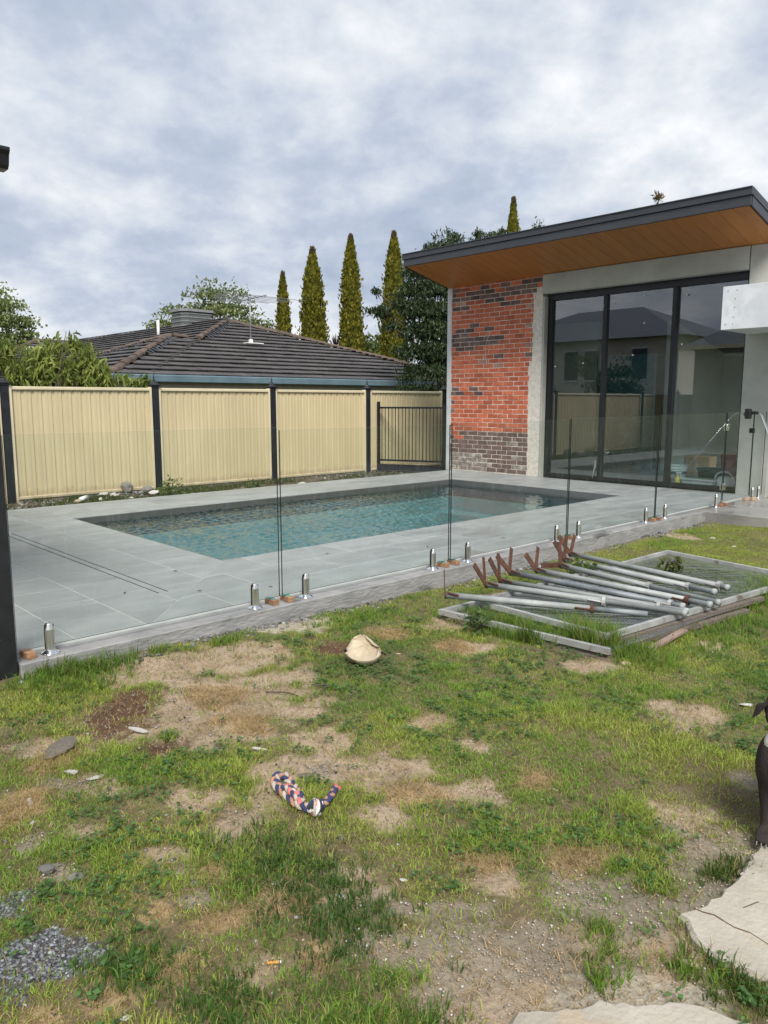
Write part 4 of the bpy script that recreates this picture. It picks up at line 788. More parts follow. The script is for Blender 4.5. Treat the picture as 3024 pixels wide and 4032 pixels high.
pp2 = cr([pp[84]+Vector((0, .004, .010)), pp[92]+Vector((.004, .010, .020)), pp[104]+Vector((0, .008, .018)), pp[116]+Vector((0, .004, .01))], 10)
strands(pp2, .008, .008, 2*math.pi/.07, (('navy', 0), ('redr', 2.09), ('creamr', 4.19)), rp)
ep = cr([Vector(p) for p in ((-2.015, 1.555, zg), (-2.005, 1.59, zg+.004), (-2.022, 1.64, zg+.008), (-2.055, 1.695, zg+.012))], 12)
strands(ep, .0062, .0085, 2*math.pi/.055, (('navy', 0), ('pink', 2.09), ('navy', 4.19)), rp)
kn = Vector((-2.002, 1.560, zg+.006))
for i in range(9):
    ax = Vector((random.uniform(-1, 1), random.uniform(-1, 1), random.uniform(-.5, .8))).normalized(); s = ax.orthogonal().normalized(); w = ax.cross(s)
    pts = [kn+(s*math.cos(q)+w*math.sin(q))*.024+ax*.008*math.sin(q*.5) for q in [i_*.33 for i_ in range(16)]]
    mb = MB(); mb.tube(pts, .0085, 7); mb.build('knot_strip', MAT[('whitecloth', 'darkcloth', 'whitecloth', 'navy', 'whitecloth', 'redr', 'darkcloth', 'creamr', 'darkcloth')[i]], rp, True)
mb = MB(); mb.ell(kn, (.022, .022, .02)); mb.build('knot_core', MAT['darkcloth'], rp, True)
mb = MB()
for i in range(26):
    e = ep[-1]+Vector((random.uniform(-.008, .008), 0, random.uniform(-.007, .007))); mb.tube([e-Vector((.002, .012, 0)), e+Vector((random.uniform(-.012, .014), .012, random.uniform(-.008, .012)))], [.0022, .001], 4)
tag(mb.build('frayed_end', MAT['redr'], rp), kind='stuff')
# ---------------------------------------------------------------- broken concrete slabs
def slabthing(poly, z, h, label, rough=.02):
    t = thing('concrete_slab', (poly[0][0], poly[0][1], z), label, 'concrete slab'); pts = []
    for i in range(len(poly)):
        a, b = Vector((*poly[i], 0)), Vector((*poly[(i+1) % len(poly)], 0)); n = max(1, int((b-a).length/.025))
        for j in range(n): p = a.lerp(b, j/n); pts.append((p.x+random.uniform(-1, 1)*rough*.4, p.y+random.uniform(-1, 1)*rough*.4))
    cx, cy = sum(p[0] for p in pts)/len(pts), sum(p[1] for p in pts)/len(pts); n = len(pts)
    mb = MB(); inn = [(x+(cx-x)/max(.001, math.hypot(cx-x, cy-y))*random.uniform(.004, .014), y+(cy-y)/max(.001, math.hypot(cx-x, cy-y))*random.uniform(.004, .014)) for x, y in pts]
    mb.add([(x, y, z-h) for x, y in pts]+[(x, y, z-random.uniform(.006, .014)) for x, y in pts]+[(x, y, z) for x, y in inn], [(i, (i+1) % n, n+(i+1) % n, n+i) for i in range(n)]+[(n+i, n+(i+1) % n, 2*n+(i+1) % n, 2*n+i) for i in range(n)]+[tuple(range(2*n, 3*n))])
    mb.build('slab_body', MAT['slab'], t); return t
s1 = slabthing([(-.845, 2.56), (-.829, 2.227), (-.838, 2.103), (-.865, 1.985), (-.80, 1.925), (-.729, 1.885), (-.595, 1.90), (.0, 2.1), (.9, 2.6), (.5, 3.4), (-.5, 2.9)], -.075, .06, 'broken pale concrete slab with a long crack, the dog sits on it')
cpt = [(-.858, 2.036), (-.83, 2.034), (-.80, 2.046), (-.771, 2.040), (-.735, 2.036), (-.70, 2.046), (-.647, 2.038), (-.58, 2.06), (-.45, 2.11), (-.2, 2.16)]
mb = MB(); q = [(x+random.uniform(-.003, .003), y+random.uniform(-.003, .003)) for x, y in cpt]
for (x0, y0), (x1, y1) in zip(q[:-1], q[1:]): w = random.uniform(.0016, .0034); mb.quad((x0, y0-w, -.0745), (x1, y1-w, -.0745), (x1, y1+w, -.0745), (x0, y0+w, -.0745))
mb.build('crack', MAT['crack'], s1)
for (x0, y0), (x1, y1) in (((-.70, 2.29), (-.665, 2.36)), ((-.745, 2.215), (-.72, 2.26)), ((-.63, 2.23), (-.60, 2.29))): pass
mb = MB()
for (x0, y0), (x1, y1) in (((-.755, 2.14), (-.735, 2.20)), ((-.69, 2.165), (-.665, 2.24)), ((-.69, 2.24), (-.70, 2.42))): w = .002; mb.quad((x0-w, y0, -.0744), (x0+w, y0, -.0744), (x1+w, y1, -.0744), (x1-w, y1, -.0744))
mb.build('scratch', MAT['crack'], s1)
s2 = slabthing([(-1.02, 1.22), (-.94, 1.40), (-.85, 1.525), (-.68, 1.69), (-.55, 1.735), (.1, 1.72), (.0, 1.0), (-.6, .8)], -.067, .06, 'low sunken concrete slab in the bottom right corner', .03)
# ---------------------------------------------------------------- dog
GD = Vector((-0.785, 2.590, -.075))
dog = thing('dog', GD, 'grey short-haired dog sitting on the concrete slab, half out of frame', 'dog')
ex, ey = Vector((0.9582, 0.2860, 0)), Vector((-0.2860, 0.9582, 0))
def W_(x, y, z): return GD+ex*x+ey*y+Vector((0, 0, z))
RM = Matrix((ex, ey, Vector((0, 0, 1)))).transposed()
mb = MB()
def el(c, r, ax=0, ay=0, az_=0): mb.ell(W_(*c), r, RM @ Matrix.Rotation(R(az_), 3, 'Z') @ Matrix.Rotation(R(ay), 3, 'Y') @ Matrix.Rotation(R(ax), 3, 'X'), 16, 12)
def limb(pts, rs): mb.tube(cr([W_(*p) for p in pts], 6), [float(np.interp(i/6, range(len(rs)), rs)) for i in range(6*(len(rs)-1)+1)], 14)
el((0, .05, .26), (.108, .12, .125), 15); el((0, .15, .22), (.095, .16, .115), 35); el((0, .27, .13), (.10, .13, .12)); el((0, .0, .31), (.080, .07, .085))
for s in (-1, 1):
    el((s*.070, .02, .25), (.050, .065, .115), 10); limb([(s*.072, .02, .27), (s*.070, .02, .17), (s*.066, .005, .09), (s*.066, -.005, .035), (s*.068, -.012, .022)], [.044, .037, .027, .024, .025])
    el((s*.072, -.03, .022), (.031, .045, .022)); 
    for k in (-1.5, -.5, .5, 1.5): el((s*.072+k*.0140, -.066+abs(k)*.006, .016), (.009, .018, .014))
    el((s*.058, .26, .10), (.050, .11, .10), -20); el((s*.068, .17, .03), (.032, .085, .028))
limb([(0, .06, .32), (-.01, .03, .38), (-.005, .015, .44)], [.088, .076, .070])
HA = 38
def HD(x, y, z):
    v = Matrix.Rotation(R(HA), 3, 'Z') @ Vector((x, y, z)); return (v.x-.030, v.y+.005, v.z+.452)
def hel(c, r, ax=0, ay=0, az_=0): el(HD(*c), r, ax, ay, az_+HA) if False else mb.ell(W_(*HD(*c)), r, RM @ Matrix.Rotation(R(HA+az_), 3, 'Z') @ Matrix.Rotation(R(ay), 3, 'Y') @ Matrix.Rotation(R(ax), 3, 'X'), 16, 12)
# head local: -y forward (muzzle)
hel((0, 0, 0), (.074, .080, .066)); hel((0, -.055, -.020), (.052, .06, .042)); hel((0, -.10, -.030), (.041, .045, .032)); hel((0, -.085, -.052), (.032, .045, .015)); hel((-.045, -.01, -.022), (.036, .045, .036)); hel((.045, -.01, -.022), (.036, .045, .036)); hel((0, -.05, .022), (.034, .03, .02))
limb([(0, .38, .05), (.02, .46, .025), (.08, .54, .02)], [.03, .022, .010])
body = mb.build('body', MAT['fur'], dog, True)
rmod = body.modifiers.new('remesh', 'REMESH'); rmod.mode = 'VOXEL'; rmod.voxel_size = .0075; rmod.use_smooth_shade = True
smod = body.modifiers.new('smooth', 'SMOOTH'); smod.factor = .6; smod.iterations = 5
for s in (-1, 1):
    mb = MB(); b0 = HD(s*.036, -.035, .064); b1 = HD(s*.066, .060, -.005)
    if s < 0: tip = (-.140, -.012, .403); 
    else: t_ = HD(.085, -.03, .0); tip = t_
    n = 8; V0 = Vector(b0); V1 = Vector(b1); T = Vector(tip); vs = []
    for side in (0, 1):
        for i in range(n+1):
            for j in range(6):
                u, v = i/n, j/5; e = V0.lerp(V1, v); p = e.lerp(T, u*(1-.12*(2*v-1)**2)); p.z += .022*math.sin(math.pi*min(1, u*1.15))*(1-u*.3); p.y += (-.006+.012*side)*(1-u**3)-.014*math.sin(math.pi*v)*(1-u); vs.append(W_(*p))
    m_ = (n+1)*6; fs = []
    for i in range(n):
        for j in range(5): a = i*6+j; fs += [(a, a+1, a+7, a+6), (m_+a+6, m_+a+7, m_+a+1, m_+a)]
    mb.add(vs, fs); e = mb.build('ear', MAT['fur'], dog, True)
mb = MB(); mb.ell(W_(-.062, -.012, .352), (.030, .028, .052), RM @ Matrix.Rotation(R(25), 3, 'Y')); mb.ell(W_(0, -.075, .27), (.045, .02, .075), RM); mb.build('chest_patch', MAT['furw'], dog, True)
mb = MB(); mb.ell(W_(*HD(0, -.143, -.022)), (.017, .010, .012), RM @ Matrix.Rotation(R(HA), 3, 'Z')); mb.build('nose', MAT['eye'], dog, True)
for s in (-1, 1): mb = MB(); mb.ell(W_(*HD(s*.037, -.066, .012)), (.0095, .0085, .0095)); mb.build('eye', MAT['eye'], dog, True)
mb = MB(); q = [W_(*HD(s_*.034, -.105+.02*abs(s_), -.047)) for s_ in (-1, -.5, 0, .5, 1)]; mb.tube(q, .003, 5); mb.build('mouth_line', MAT['eye'], dog)
for s in (-1, 1):
    for k in (-1.5, -.5, .5, 1.5): mb = MB(); mb.tube([W_(s*.072+k*.0140, -.081+abs(k)*.006, .013), W_(s*.072+k*.0140, -.091+abs(k)*.006, .004)], [.0035, .001], 5); mb.build('claw', MAT['claw'], dog)
# ---------------------------------------------------------------- stones, rubble and litter
def stone_mesh(seed, mt, sx=1, sy=.75, sz=.45, n=12):
    r = random.Random(seed); bm = bmesh.new(); bmesh.ops.create_icosphere(bm, subdivisions=2, radius=1)
    dirs = [Vector((r.uniform(-1, 1), r.uniform(-1, 1), r.uniform(-1, 1))).normalized() for _ in range(n)]; off = [r.uniform(.55, .9) for _ in range(n)]
    for v in bm.verts:
        for d, o_ in zip(dirs, off):
            q = v.co.dot(d)-o_
            if q > 0: v.co -= d*q
        v.co = Vector((v.co.x*sx, v.co.y*sy, v.co.z*sz))*(1+r.uniform(-.03, .03))
    me = bpy.data.meshes.new('stone'); bm.to_mesh(me); bm.free(); me.materials.append(MAT[mt]); return me
SMS = {k: [stone_mesh(i*7+j, ('stonew', 'stoneg', 'paver', 'stonet')[k], .9+.3*((i*37) % 5)/5, .55+.12*(i % 3), (.22, .35, .2, .4)[k]) for i in range(4)] for j, k in enumerate(range(4))}
SLAB_ = {0: ('stone_chip', 'stone chip', 'white stone chip'), 1: ('stone', 'stone', 'grey stone'), 2: ('paver_piece', 'paver', 'sunken grey-brown paver piece'), 3: ('stone', 'stone', 'tan stone')}
WH = ['at the left, right of the straw clump', 'narrow and long, below the muddy hollow', 'in the gravel at the left, right of a larger chip', 'pointed, in the straw patch at the left edge', 'flat, half buried low on the left', 'beside a flat one low on the left', 'long and wrinkled, in the dark grass below the rope toy', 'lying between the rope toy and the bottom edge', 'flat, in the dirt right of the rope toy', 'near the bottom edge, left of the middle', 'with a curled leaf shape, lower middle', 'at the edge of the straw circle on the right', 'lying alone on the concrete slab', 'at the right front corner of the gates', 'flat, in the short grass by the dog', 'in the large bare patch left of the middle', 'among tall grass at the left', 'in the far lawn at the right, left one', 'in the far lawn at the right, right one', 'just right of the collapsed ball', 'at the right edge beside the dog', 'square and flat, beside the slab corner', 'at the foot of the deck edge', 'at the far left, below the straw', 'small, low on the left', 'tiny, bottom left by the gravel']
for i, ((p, r_, k)) in enumerate(STONES):
    r_ *= (.7 if i in (1, 15) else 1); o = link(SLAB_[k][0], SMS[k][i % 4], None, (p[0], p[1], float(ground_z(np.array([p[0]]), np.array([p[1]]))[0])+r_*.12+(.02 if i == 12 else 0))); r_ *= .95; o.scale = (r_, r_*(.42 if i in (1, 15) else .65 if k == 0 else 1), r_*(1 if k != 2 else .6)); o.rotation_euler = (random.uniform(-.2, .2), random.uniform(-.2, .2), random.uniform(0, 6)); tag(o, SLAB_[k][2]+' '+WH[i], SLAB_[k][1], 'stones scattered on the lawn')
RUB = [(-11.83, 5.43, 0.17, 1, 'large dark slanted stone on the rubble heap by the fence'), (-11.49, 5.58, 0.14, 1, 'large pale grey rounded stone on the rubble heap by the fence'), (-11.60, 4.95, 0.085, 0, 'white lump at the left end of the rubble heap'), (-11.44, 5.02, 0.075, 0, 'white lump left of centre in the rubble heap'), (-11.36, 5.05, 0.06, 0, 'white lump just below the dark slanted stone'), (-10.87, 5.06, 0.06, 0, 'upright white lump nearest the paving below the dark stone'), (-11.26, 5.62, 0.085, 0, 'pale lump at the foot of the second visible fence post'), (-11.40, 5.47, 0.06, 1, 'small grey stone left of the rounded one'), (-11.06, 4.67, 0.06, 0, 'flat pale chip right of the plastic pipe'), (-11.05, 4.32, 0.06, 3, 'flat tan chip left of the plastic pipe'), (-11.06, 5.74, 0.07, 1, 'grey lump just past the second visible fence post'), (-10.62, 8.05, .1, 0, 'pale lump at the fence between the second and third visible posts')]
for i, (x, y, r_, k, lb) in enumerate(RUB):
    o = link('rubble_stone', SMS[k][i % 4], None, (x, y, -.09+r_*.35)); o.scale = (r_, r_, r_*(2.0 if i in (0, 5) else 1.5)); o.rotation_euler = (random.uniform(-.3, .3), random.uniform(-.5, .3), random.uniform(0, 6)); tag(o, lb, 'stone', 'rubble along the fence')
t = thing('plastic_pipe', (-10.6, 4.55, -.06), 'short white plastic pipe lying in the weeds by the fence', 'pipe'); mb = MB(); mb.tube([(-11.14, 4.40, -.06), (-11.27, 4.54, -.05)], .035, 12); mb.build('tube', MAT['pvc'], t, True); mb = MB(); mb.tube([(-11.2585, 4.5324, -.05), (-11.2670, 4.5423, -.05)], .027, 12); mb.build('bore', MAT['black'], t)
t = thing('cigarette_butt', (-1.498, 1.021, -.066), 'orange cigarette butt on the bare soil near the bottom edge', 'cigarette butt'); mb = MB(); mb.tube([(-1.508, 1.008, -.066), (-1.490, 1.032, -.066)], .004, 8); mb.build('filter', MAT['orange'], t, True); mb = MB(); mb.tube([(-1.4898, 1.0322, -.066), (-1.486, 1.0375, -.066)], .0038, 8); mb.build('paper', MAT['pvc'], t)
for k, (pts, lb) in enumerate((([(-3.02, 2.35, -.095), (-2.96, 2.40, -.085), (-2.93, 2.33, -.09), (-2.87, 2.33, -.10)], 'bare forked twig lying left of the collapsed ball'), ([(-3.12, 2.12, -.095), (-3.03, 2.18, -.088), (-2.95, 2.2, -.09)], 'thin twig on the bare dirt below the deck'))):
    t = thing('twig', pts[0], lb, 'twig'); mb = MB(); mb.tube(cr([Vector(p) for p in pts], 5), [.006]+[.004]*(5*(len(pts)-1)), 6); mb.build('stem', MAT['bark'], t)
for i, (x, y, lb) in enumerate(((-5.19, 2.33, 'on the tile in front of the drain end'), (-4.87, 2.75, 'near the mitre joint'), (-6.25, 1.75, 'on the near left tiles'), (-4.62, 3.2, 'between the pool corner and the first glass joint'), (-4.9, 5.2, 'on the paving behind the second glass joint'), (-5.3, 4.3, 'by the pool edge behind the first joint'), (-4.7, 6.1, 'behind the rusty forks'), (-5.6, 2.95, 'just left of the pool corner'))):
    mb = MB(); q = Matrix.Rotation(random.uniform(0, 6), 3, 'Z'); vs = [Vector((x, y, .003))+q @ Vector(p) for p in ((-.022, 0, 0), (0, .008, .006), (.024, 0, .002), (0, -.008, .005))]; mb.add(vs+[v-Vector((0, 0, .0015)) for v in vs], [(0, 1, 2, 3), (7, 6, 5, 4), (0, 4, 5, 1), (1, 5, 6, 2), (2, 6, 7, 3), (3, 7, 4, 0)]); tag(mb.build('dry_leaf', MAT['bark']), 'small dry dark leaf '+lb, 'leaf', 'dry leaves on the paving')
# ---------------------------------------------------------------- gravel and pebbles (uncountable)
def pebbles(n, xr, yr, rfun, cfun, keep, name):
    x = rng.uniform(*xr, n); y = rng.uniform(*yr, n); k = keep(x, y) > rng.random(n); x, y = x[k], y[k]; n = len(x)
    ico = bmesh.new(); bmesh.ops.create_icosphere(ico, subdivisions=1, radius=1); bv = np.array([v.co[:] for v in ico.verts]); bf = np.array([[v.index for v in f.verts] for f in ico.faces]); ico.free()
    keepv = len(bv); r = rfun(n); z = ground_z(x, y) if name != 'strip_gravel' else np.full(n, -.10)
    V = bv[None]*(1+rng.uniform(-.22, .22, (n, keepv, 1)))*r[:, None, None]*rng.uniform(.6, 1.2, (n, 1, 3))*np.array([1, 1, .6])
    V = V+np.stack([x, y, z+r*.18], 1)[:, None]; F = (bf[None]+(np.arange(n)*keepv)[:, None, None]).reshape(-1, 3); c = np.repeat(cfun(n), keepv, 0)
    return tag(npmesh(name, V.reshape(-1, 3), [F], c, MAT['gravel']), kind='stuff')
def greys(n): b = rng.uniform(.03, .24, n)*rng.choice([1, 1, 1, 1.6], n); return np.stack([b*.96, b, b*1.06], 1)
def pales(n): b = rng.uniform(.2, .6, n); return np.stack([b, b*.97, b*.90], 1)
pebbles(120000, (-4.1, -1.6), (.3, 2.0), lambda n: rng.uniform(.0025, .0075, n)*1.0, greys, lambda x, y: np.clip(cover(x, y)['k']*1.0+.008, 0, 1), 'gravel')
pebbles(60000, (-4.1, -.4), (.3, 4.0), lambda n: rng.uniform(.0012, .0042, n), lambda n: np.array((.40, .31, .22))*rng.uniform(.45, 1.25, (n, 1)), lambda x, y: (lambda w: np.clip(w['d']*.5+w['m']*.1+w['g']*.5+w['c']*.3+.03, 0, 1))(cover(x, y)), 'soil_crumbs')
pebbles(26000, (-4.1, .3), (.5, 4.2), lambda n: rng.uniform(.0016, .0048, n), pales, lambda x, y: (lambda w: np.clip(w['g']*.42+w['d']*.05+w['c']*.06+.025, 0, 1))(cover(x, y)), 'pale_grit')
pebbles(9000, (-4.16, -3.88), (1.2, 9.6), lambda n: rng.uniform(.006, .022, n), lambda n: np.concatenate([greys(n//2), pales(n-n//2)*.45]), lambda x, y: np.clip(1-(x+4.16)/.18, 0, 1)*np.clip((fbm(x*3, y*2.2, 3)-.42)*4, 0.0, .5), 'edge_rubble')
pebbles(2600, (-11.85, -10.3), (1, 11.4), lambda n: rng.uniform(.008, .03, n), lambda n: np.concatenate([greys(n//2), pales(n-n//2)*.7]), lambda x, y: np.clip((fbm(x*1.5, y*1.5, 3)-.42)*4, 0.02, .9), 'strip_gravel')
GUM = [(-14.44, 14.7, 4.03, 0.55), (-14.11, 14.92, 3.37, 0.85), (-14.09, 14.73, 2.41, 0.62), (-13.53, 14.5, 1.97, 0.5), (-14.98, 14.07, 3.72, 0.28), (-15.14, 14.01, 4.23, 0.16), (-15.21, 13.83, 3.75, 0.16), (-14.8, 14.19, 3.37, 0.22), (-14.71, 14.4, 3.96, 0.22), (-14.31, 14.94, 4.45, 0.5), (-14.08, 15.22, 4.69, 0.7), (-13.99, 15.14, 3.85, 0.85), (-14.5, 14.37, 2.71, 0.28), (-14.36, 15.8, 5.32, 0.6), (-14.32, 16.51, 4.98, 0.8), (-13.93, 17.01, 5.42, 0.55), (-13.75, 17.28, 5.8, 0.3), (-14.53, 16.44, 5.73, 0.3), (-14.11, 16.92, 5.92, 0.2), (-14.54, 15.62, 5.38, 0.35), (-13.85, 15.09, 2.89, 0.85), (-13.0, 18.14, 6.11, 0.2), (-13.68, 17.39, 5.99, 0.2), (-14.56, 14.72, 4.68, 0.3), (-14.19, 14.23, 1.92, 0.3)]
BGT = [(-42.6, 22.07, 5.84, 0.8), (-41.88, 22.89, 6.12, 1.2), (-40.97, 24.08, 7.2, 1.3), (-40.66, 24.55, 7.87, 0.7), (-39.84, 25.27, 7.2, 1.3), (-40.01, 24.87, 6.12, 1.4), (-41.2, 23.55, 5.85, 1.3), (-39.36, 25.56, 6.12, 1.0), (-38.79, 26.16, 6.12, 0.6), (-38.96, 26.13, 6.79, 0.35), (-38.28, 26.61, 5.72, 0.6), (-42.24, 22.66, 6.79, 0.4), (-42.99, 21.68, 5.98, 0.3), (-40.36, 24.64, 6.79, 0.8), (-38.92, 25.91, 5.58, 1)]
BGL = [(-46.17, 13.87, 5.79, 2.0), (-45.47, 14.61, 5.79, 1.3), (-45.75, 14.52, 6.8, 1.0), (-44.9, 15.13, 5.41, 0.9), (-44.6, 15.37, 5.04, 0.6), (-44.77, 15.35, 5.79, 0.4), (-44.39, 15.51, 4.66, 0.3), (-45.16, 14.67, 4.53, 1.2), (-44.1, 15.77, 4.41, 0.5), (-43.69, 16.25, 4.66, 0.35), (-46.95, 13.2, 6.54, 2.2), (-45.63, 14.06, 4.03, 1.6)]
BGS = [(-28.67, 26.15, 4.13, 0.5), (-28.4, 26.37, 3.79, 0.6), (-28.86, 26.0, 4.36, 0.3), (-28.3, 26.59, 4.36, 0.35), (-28.93, 25.76, 3.56, 0.5), (-27.98, 26.76, 3.56, 0.5), (-28.52, 26.16, 3.45, 0.6)]
PEACH = [(-14.2, 4.5, 1.89, 0.42), (-13.99, 4.75, 1.97, 0.4), (-14.17, 4.59, 2.13, 0.3), (-13.76, 4.97, 1.93, 0.4), (-13.5, 5.28, 2.05, 0.38), (-13.67, 5.11, 2.13, 0.25), (-13.3, 5.47, 1.97, 0.35), (-13.19, 5.59, 2.01, 0.25), (-13.35, 5.46, 2.17, 0.22), (-13.61, 5.22, 2.33, 0.14), (-13.54, 5.32, 2.46, 0.1), (-13.59, 5.29, 2.56, 0.07), (-12.98, 5.77, 1.77, 0.16), (-12.84, 5.92, 1.8, 0.12), (-12.59, 6.17, 1.72, 0.1), (-12.61, 6.14, 1.66, 0.12), (-12.69, 6.05, 1.67, 0.1), (-13.87, 4.91, 2.13, 0.2), (-14.32, 4.4, 2.05, 0.35), (-14.54, 4.16, 1.97, 0.5), (-13.95, 4.71, 1.65, 0.4), (-13.51, 5.18, 1.65, 0.4), (-13.19, 5.53, 1.69, 0.35), (-13.47, 5.36, 2.29, 0.08)]
# ---------------------------------------------------------------- foliage helpers
def leaves(cl, per, ln, wd, cols, droop=.3, shape='leaf', jit=.25):
    """many leaf faces through the volume of the clusters; returns V, F, colours"""
    Vs, Fs, Cs = [], [], []; base = 0
    cl = np.array(cl); w = cl[:, 3]**2; cnt = np.maximum(8, (per*w/w.mean()).astype(int)); cid = np.repeat(np.arange(len(cl)), cnt); n = len(cid)
    d = rng.normal(size=(n, 3)); d /= np.linalg.norm(d, axis=1)[:, None]; rad = cl[cid, 3]*(rng.random(n)**.42)*(1+.25*np.sin(d[:, 0]*7+cid)*np.cos(d[:, 2]*6+cid*2))
    # sub-clumping
    p = cl[cid, :3]+d*rad[:, None]*np.array([1, 1, .85])
    g = np.round(p/(ln*4))*(ln*4); p = p+(g-p)*rng.uniform(0, .45, n)[:, None]
    ax = rng.normal(size=(n, 3)); ax[:, 2] -= droop*2.2; ax /= np.linalg.norm(ax, axis=1)[:, None]
    sd_ = np.cross(ax, rng.normal(size=(n, 3))); sd_ /= np.linalg.norm(sd_, axis=1)[:, None]; nr = np.cross(ax, sd_)
    l = ln*rng.uniform(.6, 1.3, n)[:, None]; w_ = wd*rng.uniform(.7, 1.3, n)[:, None]
    if shape == 'leaf':
        V = np.stack([p, p+ax*l*.5+sd_*w_*.5+nr*w_*.15, p+ax*l, p+ax*l*.5-sd_*w_*.5+nr*w_*.15], 1); k = 4; F = np.array([[0, 1, 2, 3]])
        F = (F[None]+(np.arange(n)*k)[:, None, None]).reshape(-1, 4)
    else:
        b = ax*l; c = np.array([0, 0, -1.0])*l*.35
        V = np.stack([p, p+b*.4+sd_*w_*.5, p+b*.4-sd_*w_*.5, p+b*.75+sd_*w_*.42+c*.5, p+b*.75-sd_*w_*.42+c*.5, p+b+c*1.2], 1); k = 6
        F = np.array([[0, 1, 2, 2], [1, 3, 4, 2], [3, 5, 4, 4]]); F4 = (np.array([[1, 3, 4, 2]])[None]+(np.arange(n)*k)[:, None, None]).reshape(-1, 4); F3 = (np.array([[0, 1, 2], [3, 5, 4]])[None]+(np.arange(n)*k)[:, None, None]).reshape(-1, 3)
        F = [F3, F4]
    cc = np.array(cols)[rng.integers(0, len(cols), n)]*(1+rng.uniform(-jit, jit, (n, 1))); cc = cc*(.8+.4*rng.random(len(cl)))[cid][:, None]
    return V.reshape(-1, 3), F if isinstance(F, list) else [F], np.repeat(cc, k, 0)
def limbs(par, foot, cl, r0, fork, mat='bark', nmax=14):
    mb = MB(); f = Vector(foot); k = Vector(fork); mb.tube(cr([f, f.lerp(k, .5)+Vector((random.uniform(-.1, .1), random.uniform(-.1, .1), 0)), k], 5), [r0*(1-.4*i/10) for i in range(11)], 10); mb.build('trunk', MAT[mat], par, True)
    mb = MB()
    for c in cl[:nmax]:
        c = Vector(c[:3]); b = f.lerp(k, random.uniform(.6, 1)); m_ = b.lerp(c, .5)+Vector((0, 0, .12*(c-b).length)); pts = cr([b, m_, c], 4); mb.tube(pts, [r0*.42*(1-.85*i/(len(pts)-1)) for i in range(len(pts))], 6)
    mb.build('limb', MAT[mat], par, True)
def tree(name, label, cat, cl, foot, fork, r0, per, ln, wd, cols, group=None, droop=.3, shape='leaf', jit=.25):
    t = thing(name, foot, label, cat, group); limbs(t, foot, cl, r0, fork)
    V, F, c = leaves(cl, per, ln, wd, cols, droop, shape, jit); npmesh('crown', V, F, c, MAT['leaf'], t); return t
GREEN = [(.09, .14, .035), (.12, .165, .045), (.065, .105, .03), (.15, .19, .055)]
tree('gum_tree', 'dark dense gum tree with drooping leaves beside the pool house corner', 'tree', GUM, (-14.0, 15.7, -.4), (-13.9, 15.6, 2.2), .16, 1000, .135, .038, [(.032, .055, .02), (.045, .075, .028), (.07, .10, .045), (.025, .042, .016), (.12, .15, .08)], droop=.7)
tree('garden_tree', 'loose-leaved tree rising behind the tiled roof', 'tree', BGT, (-41, 24, -.5), (-40.5, 24, 5), .22, 300, .24, .12, [(.20, .25, .085), (.24, .29, .11), (.13, .17, .06), (.28, .31, .13)], 'trees beyond the fence')
tree('garden_tree', 'broad leafy tree at the left edge beyond the fence', 'tree', BGL, (-46, 14.5, -.5), (-45.8, 14.6, 4), .25, 380, .24, .13, [(.19, .24, .08), (.23, .28, .10), (.13, .17, .055)], 'trees beyond the fence')
tree('garden_tree', 'small light green tree between the third and fourth cypresses', 'tree', BGS, (-32, 30, -.5), (-32, 30, 3), .1, 300, .2, .12, [(.13, .18, .06), (.17, .21, .08)], 'trees beyond the fence')
tree('peach_tree', 'light green peach tree leaning over the cream fence at the left', 'tree', PEACH, (-13.2, 4.9, -.3), (-13.2, 4.9, 1.2), .05, 230, .155, .036, [(.19, .25, .05), (.25, .30, .07), (.14, .19, .04), (.30, .33, .09)], droop=.35, shape='long')
tree('garden_shrub', 'dense round shrub over the fence, reflected in the middle pane', 'shrub', [(-15.6, -3.9, 2.4, .8), (-15.9, -4.3, 1.7, .9), (-15.3, -3.6, 1.6, .8), (-16.9, -3.2, 2.8, .6), (-16.6, -4.2, 2.0, .8)], (-15.6, -4.0, -.3), (-15.6, -4.0, 1.2), .08, 500, .16, .08, [(.04, .07, .02), (.06, .09, .03)])
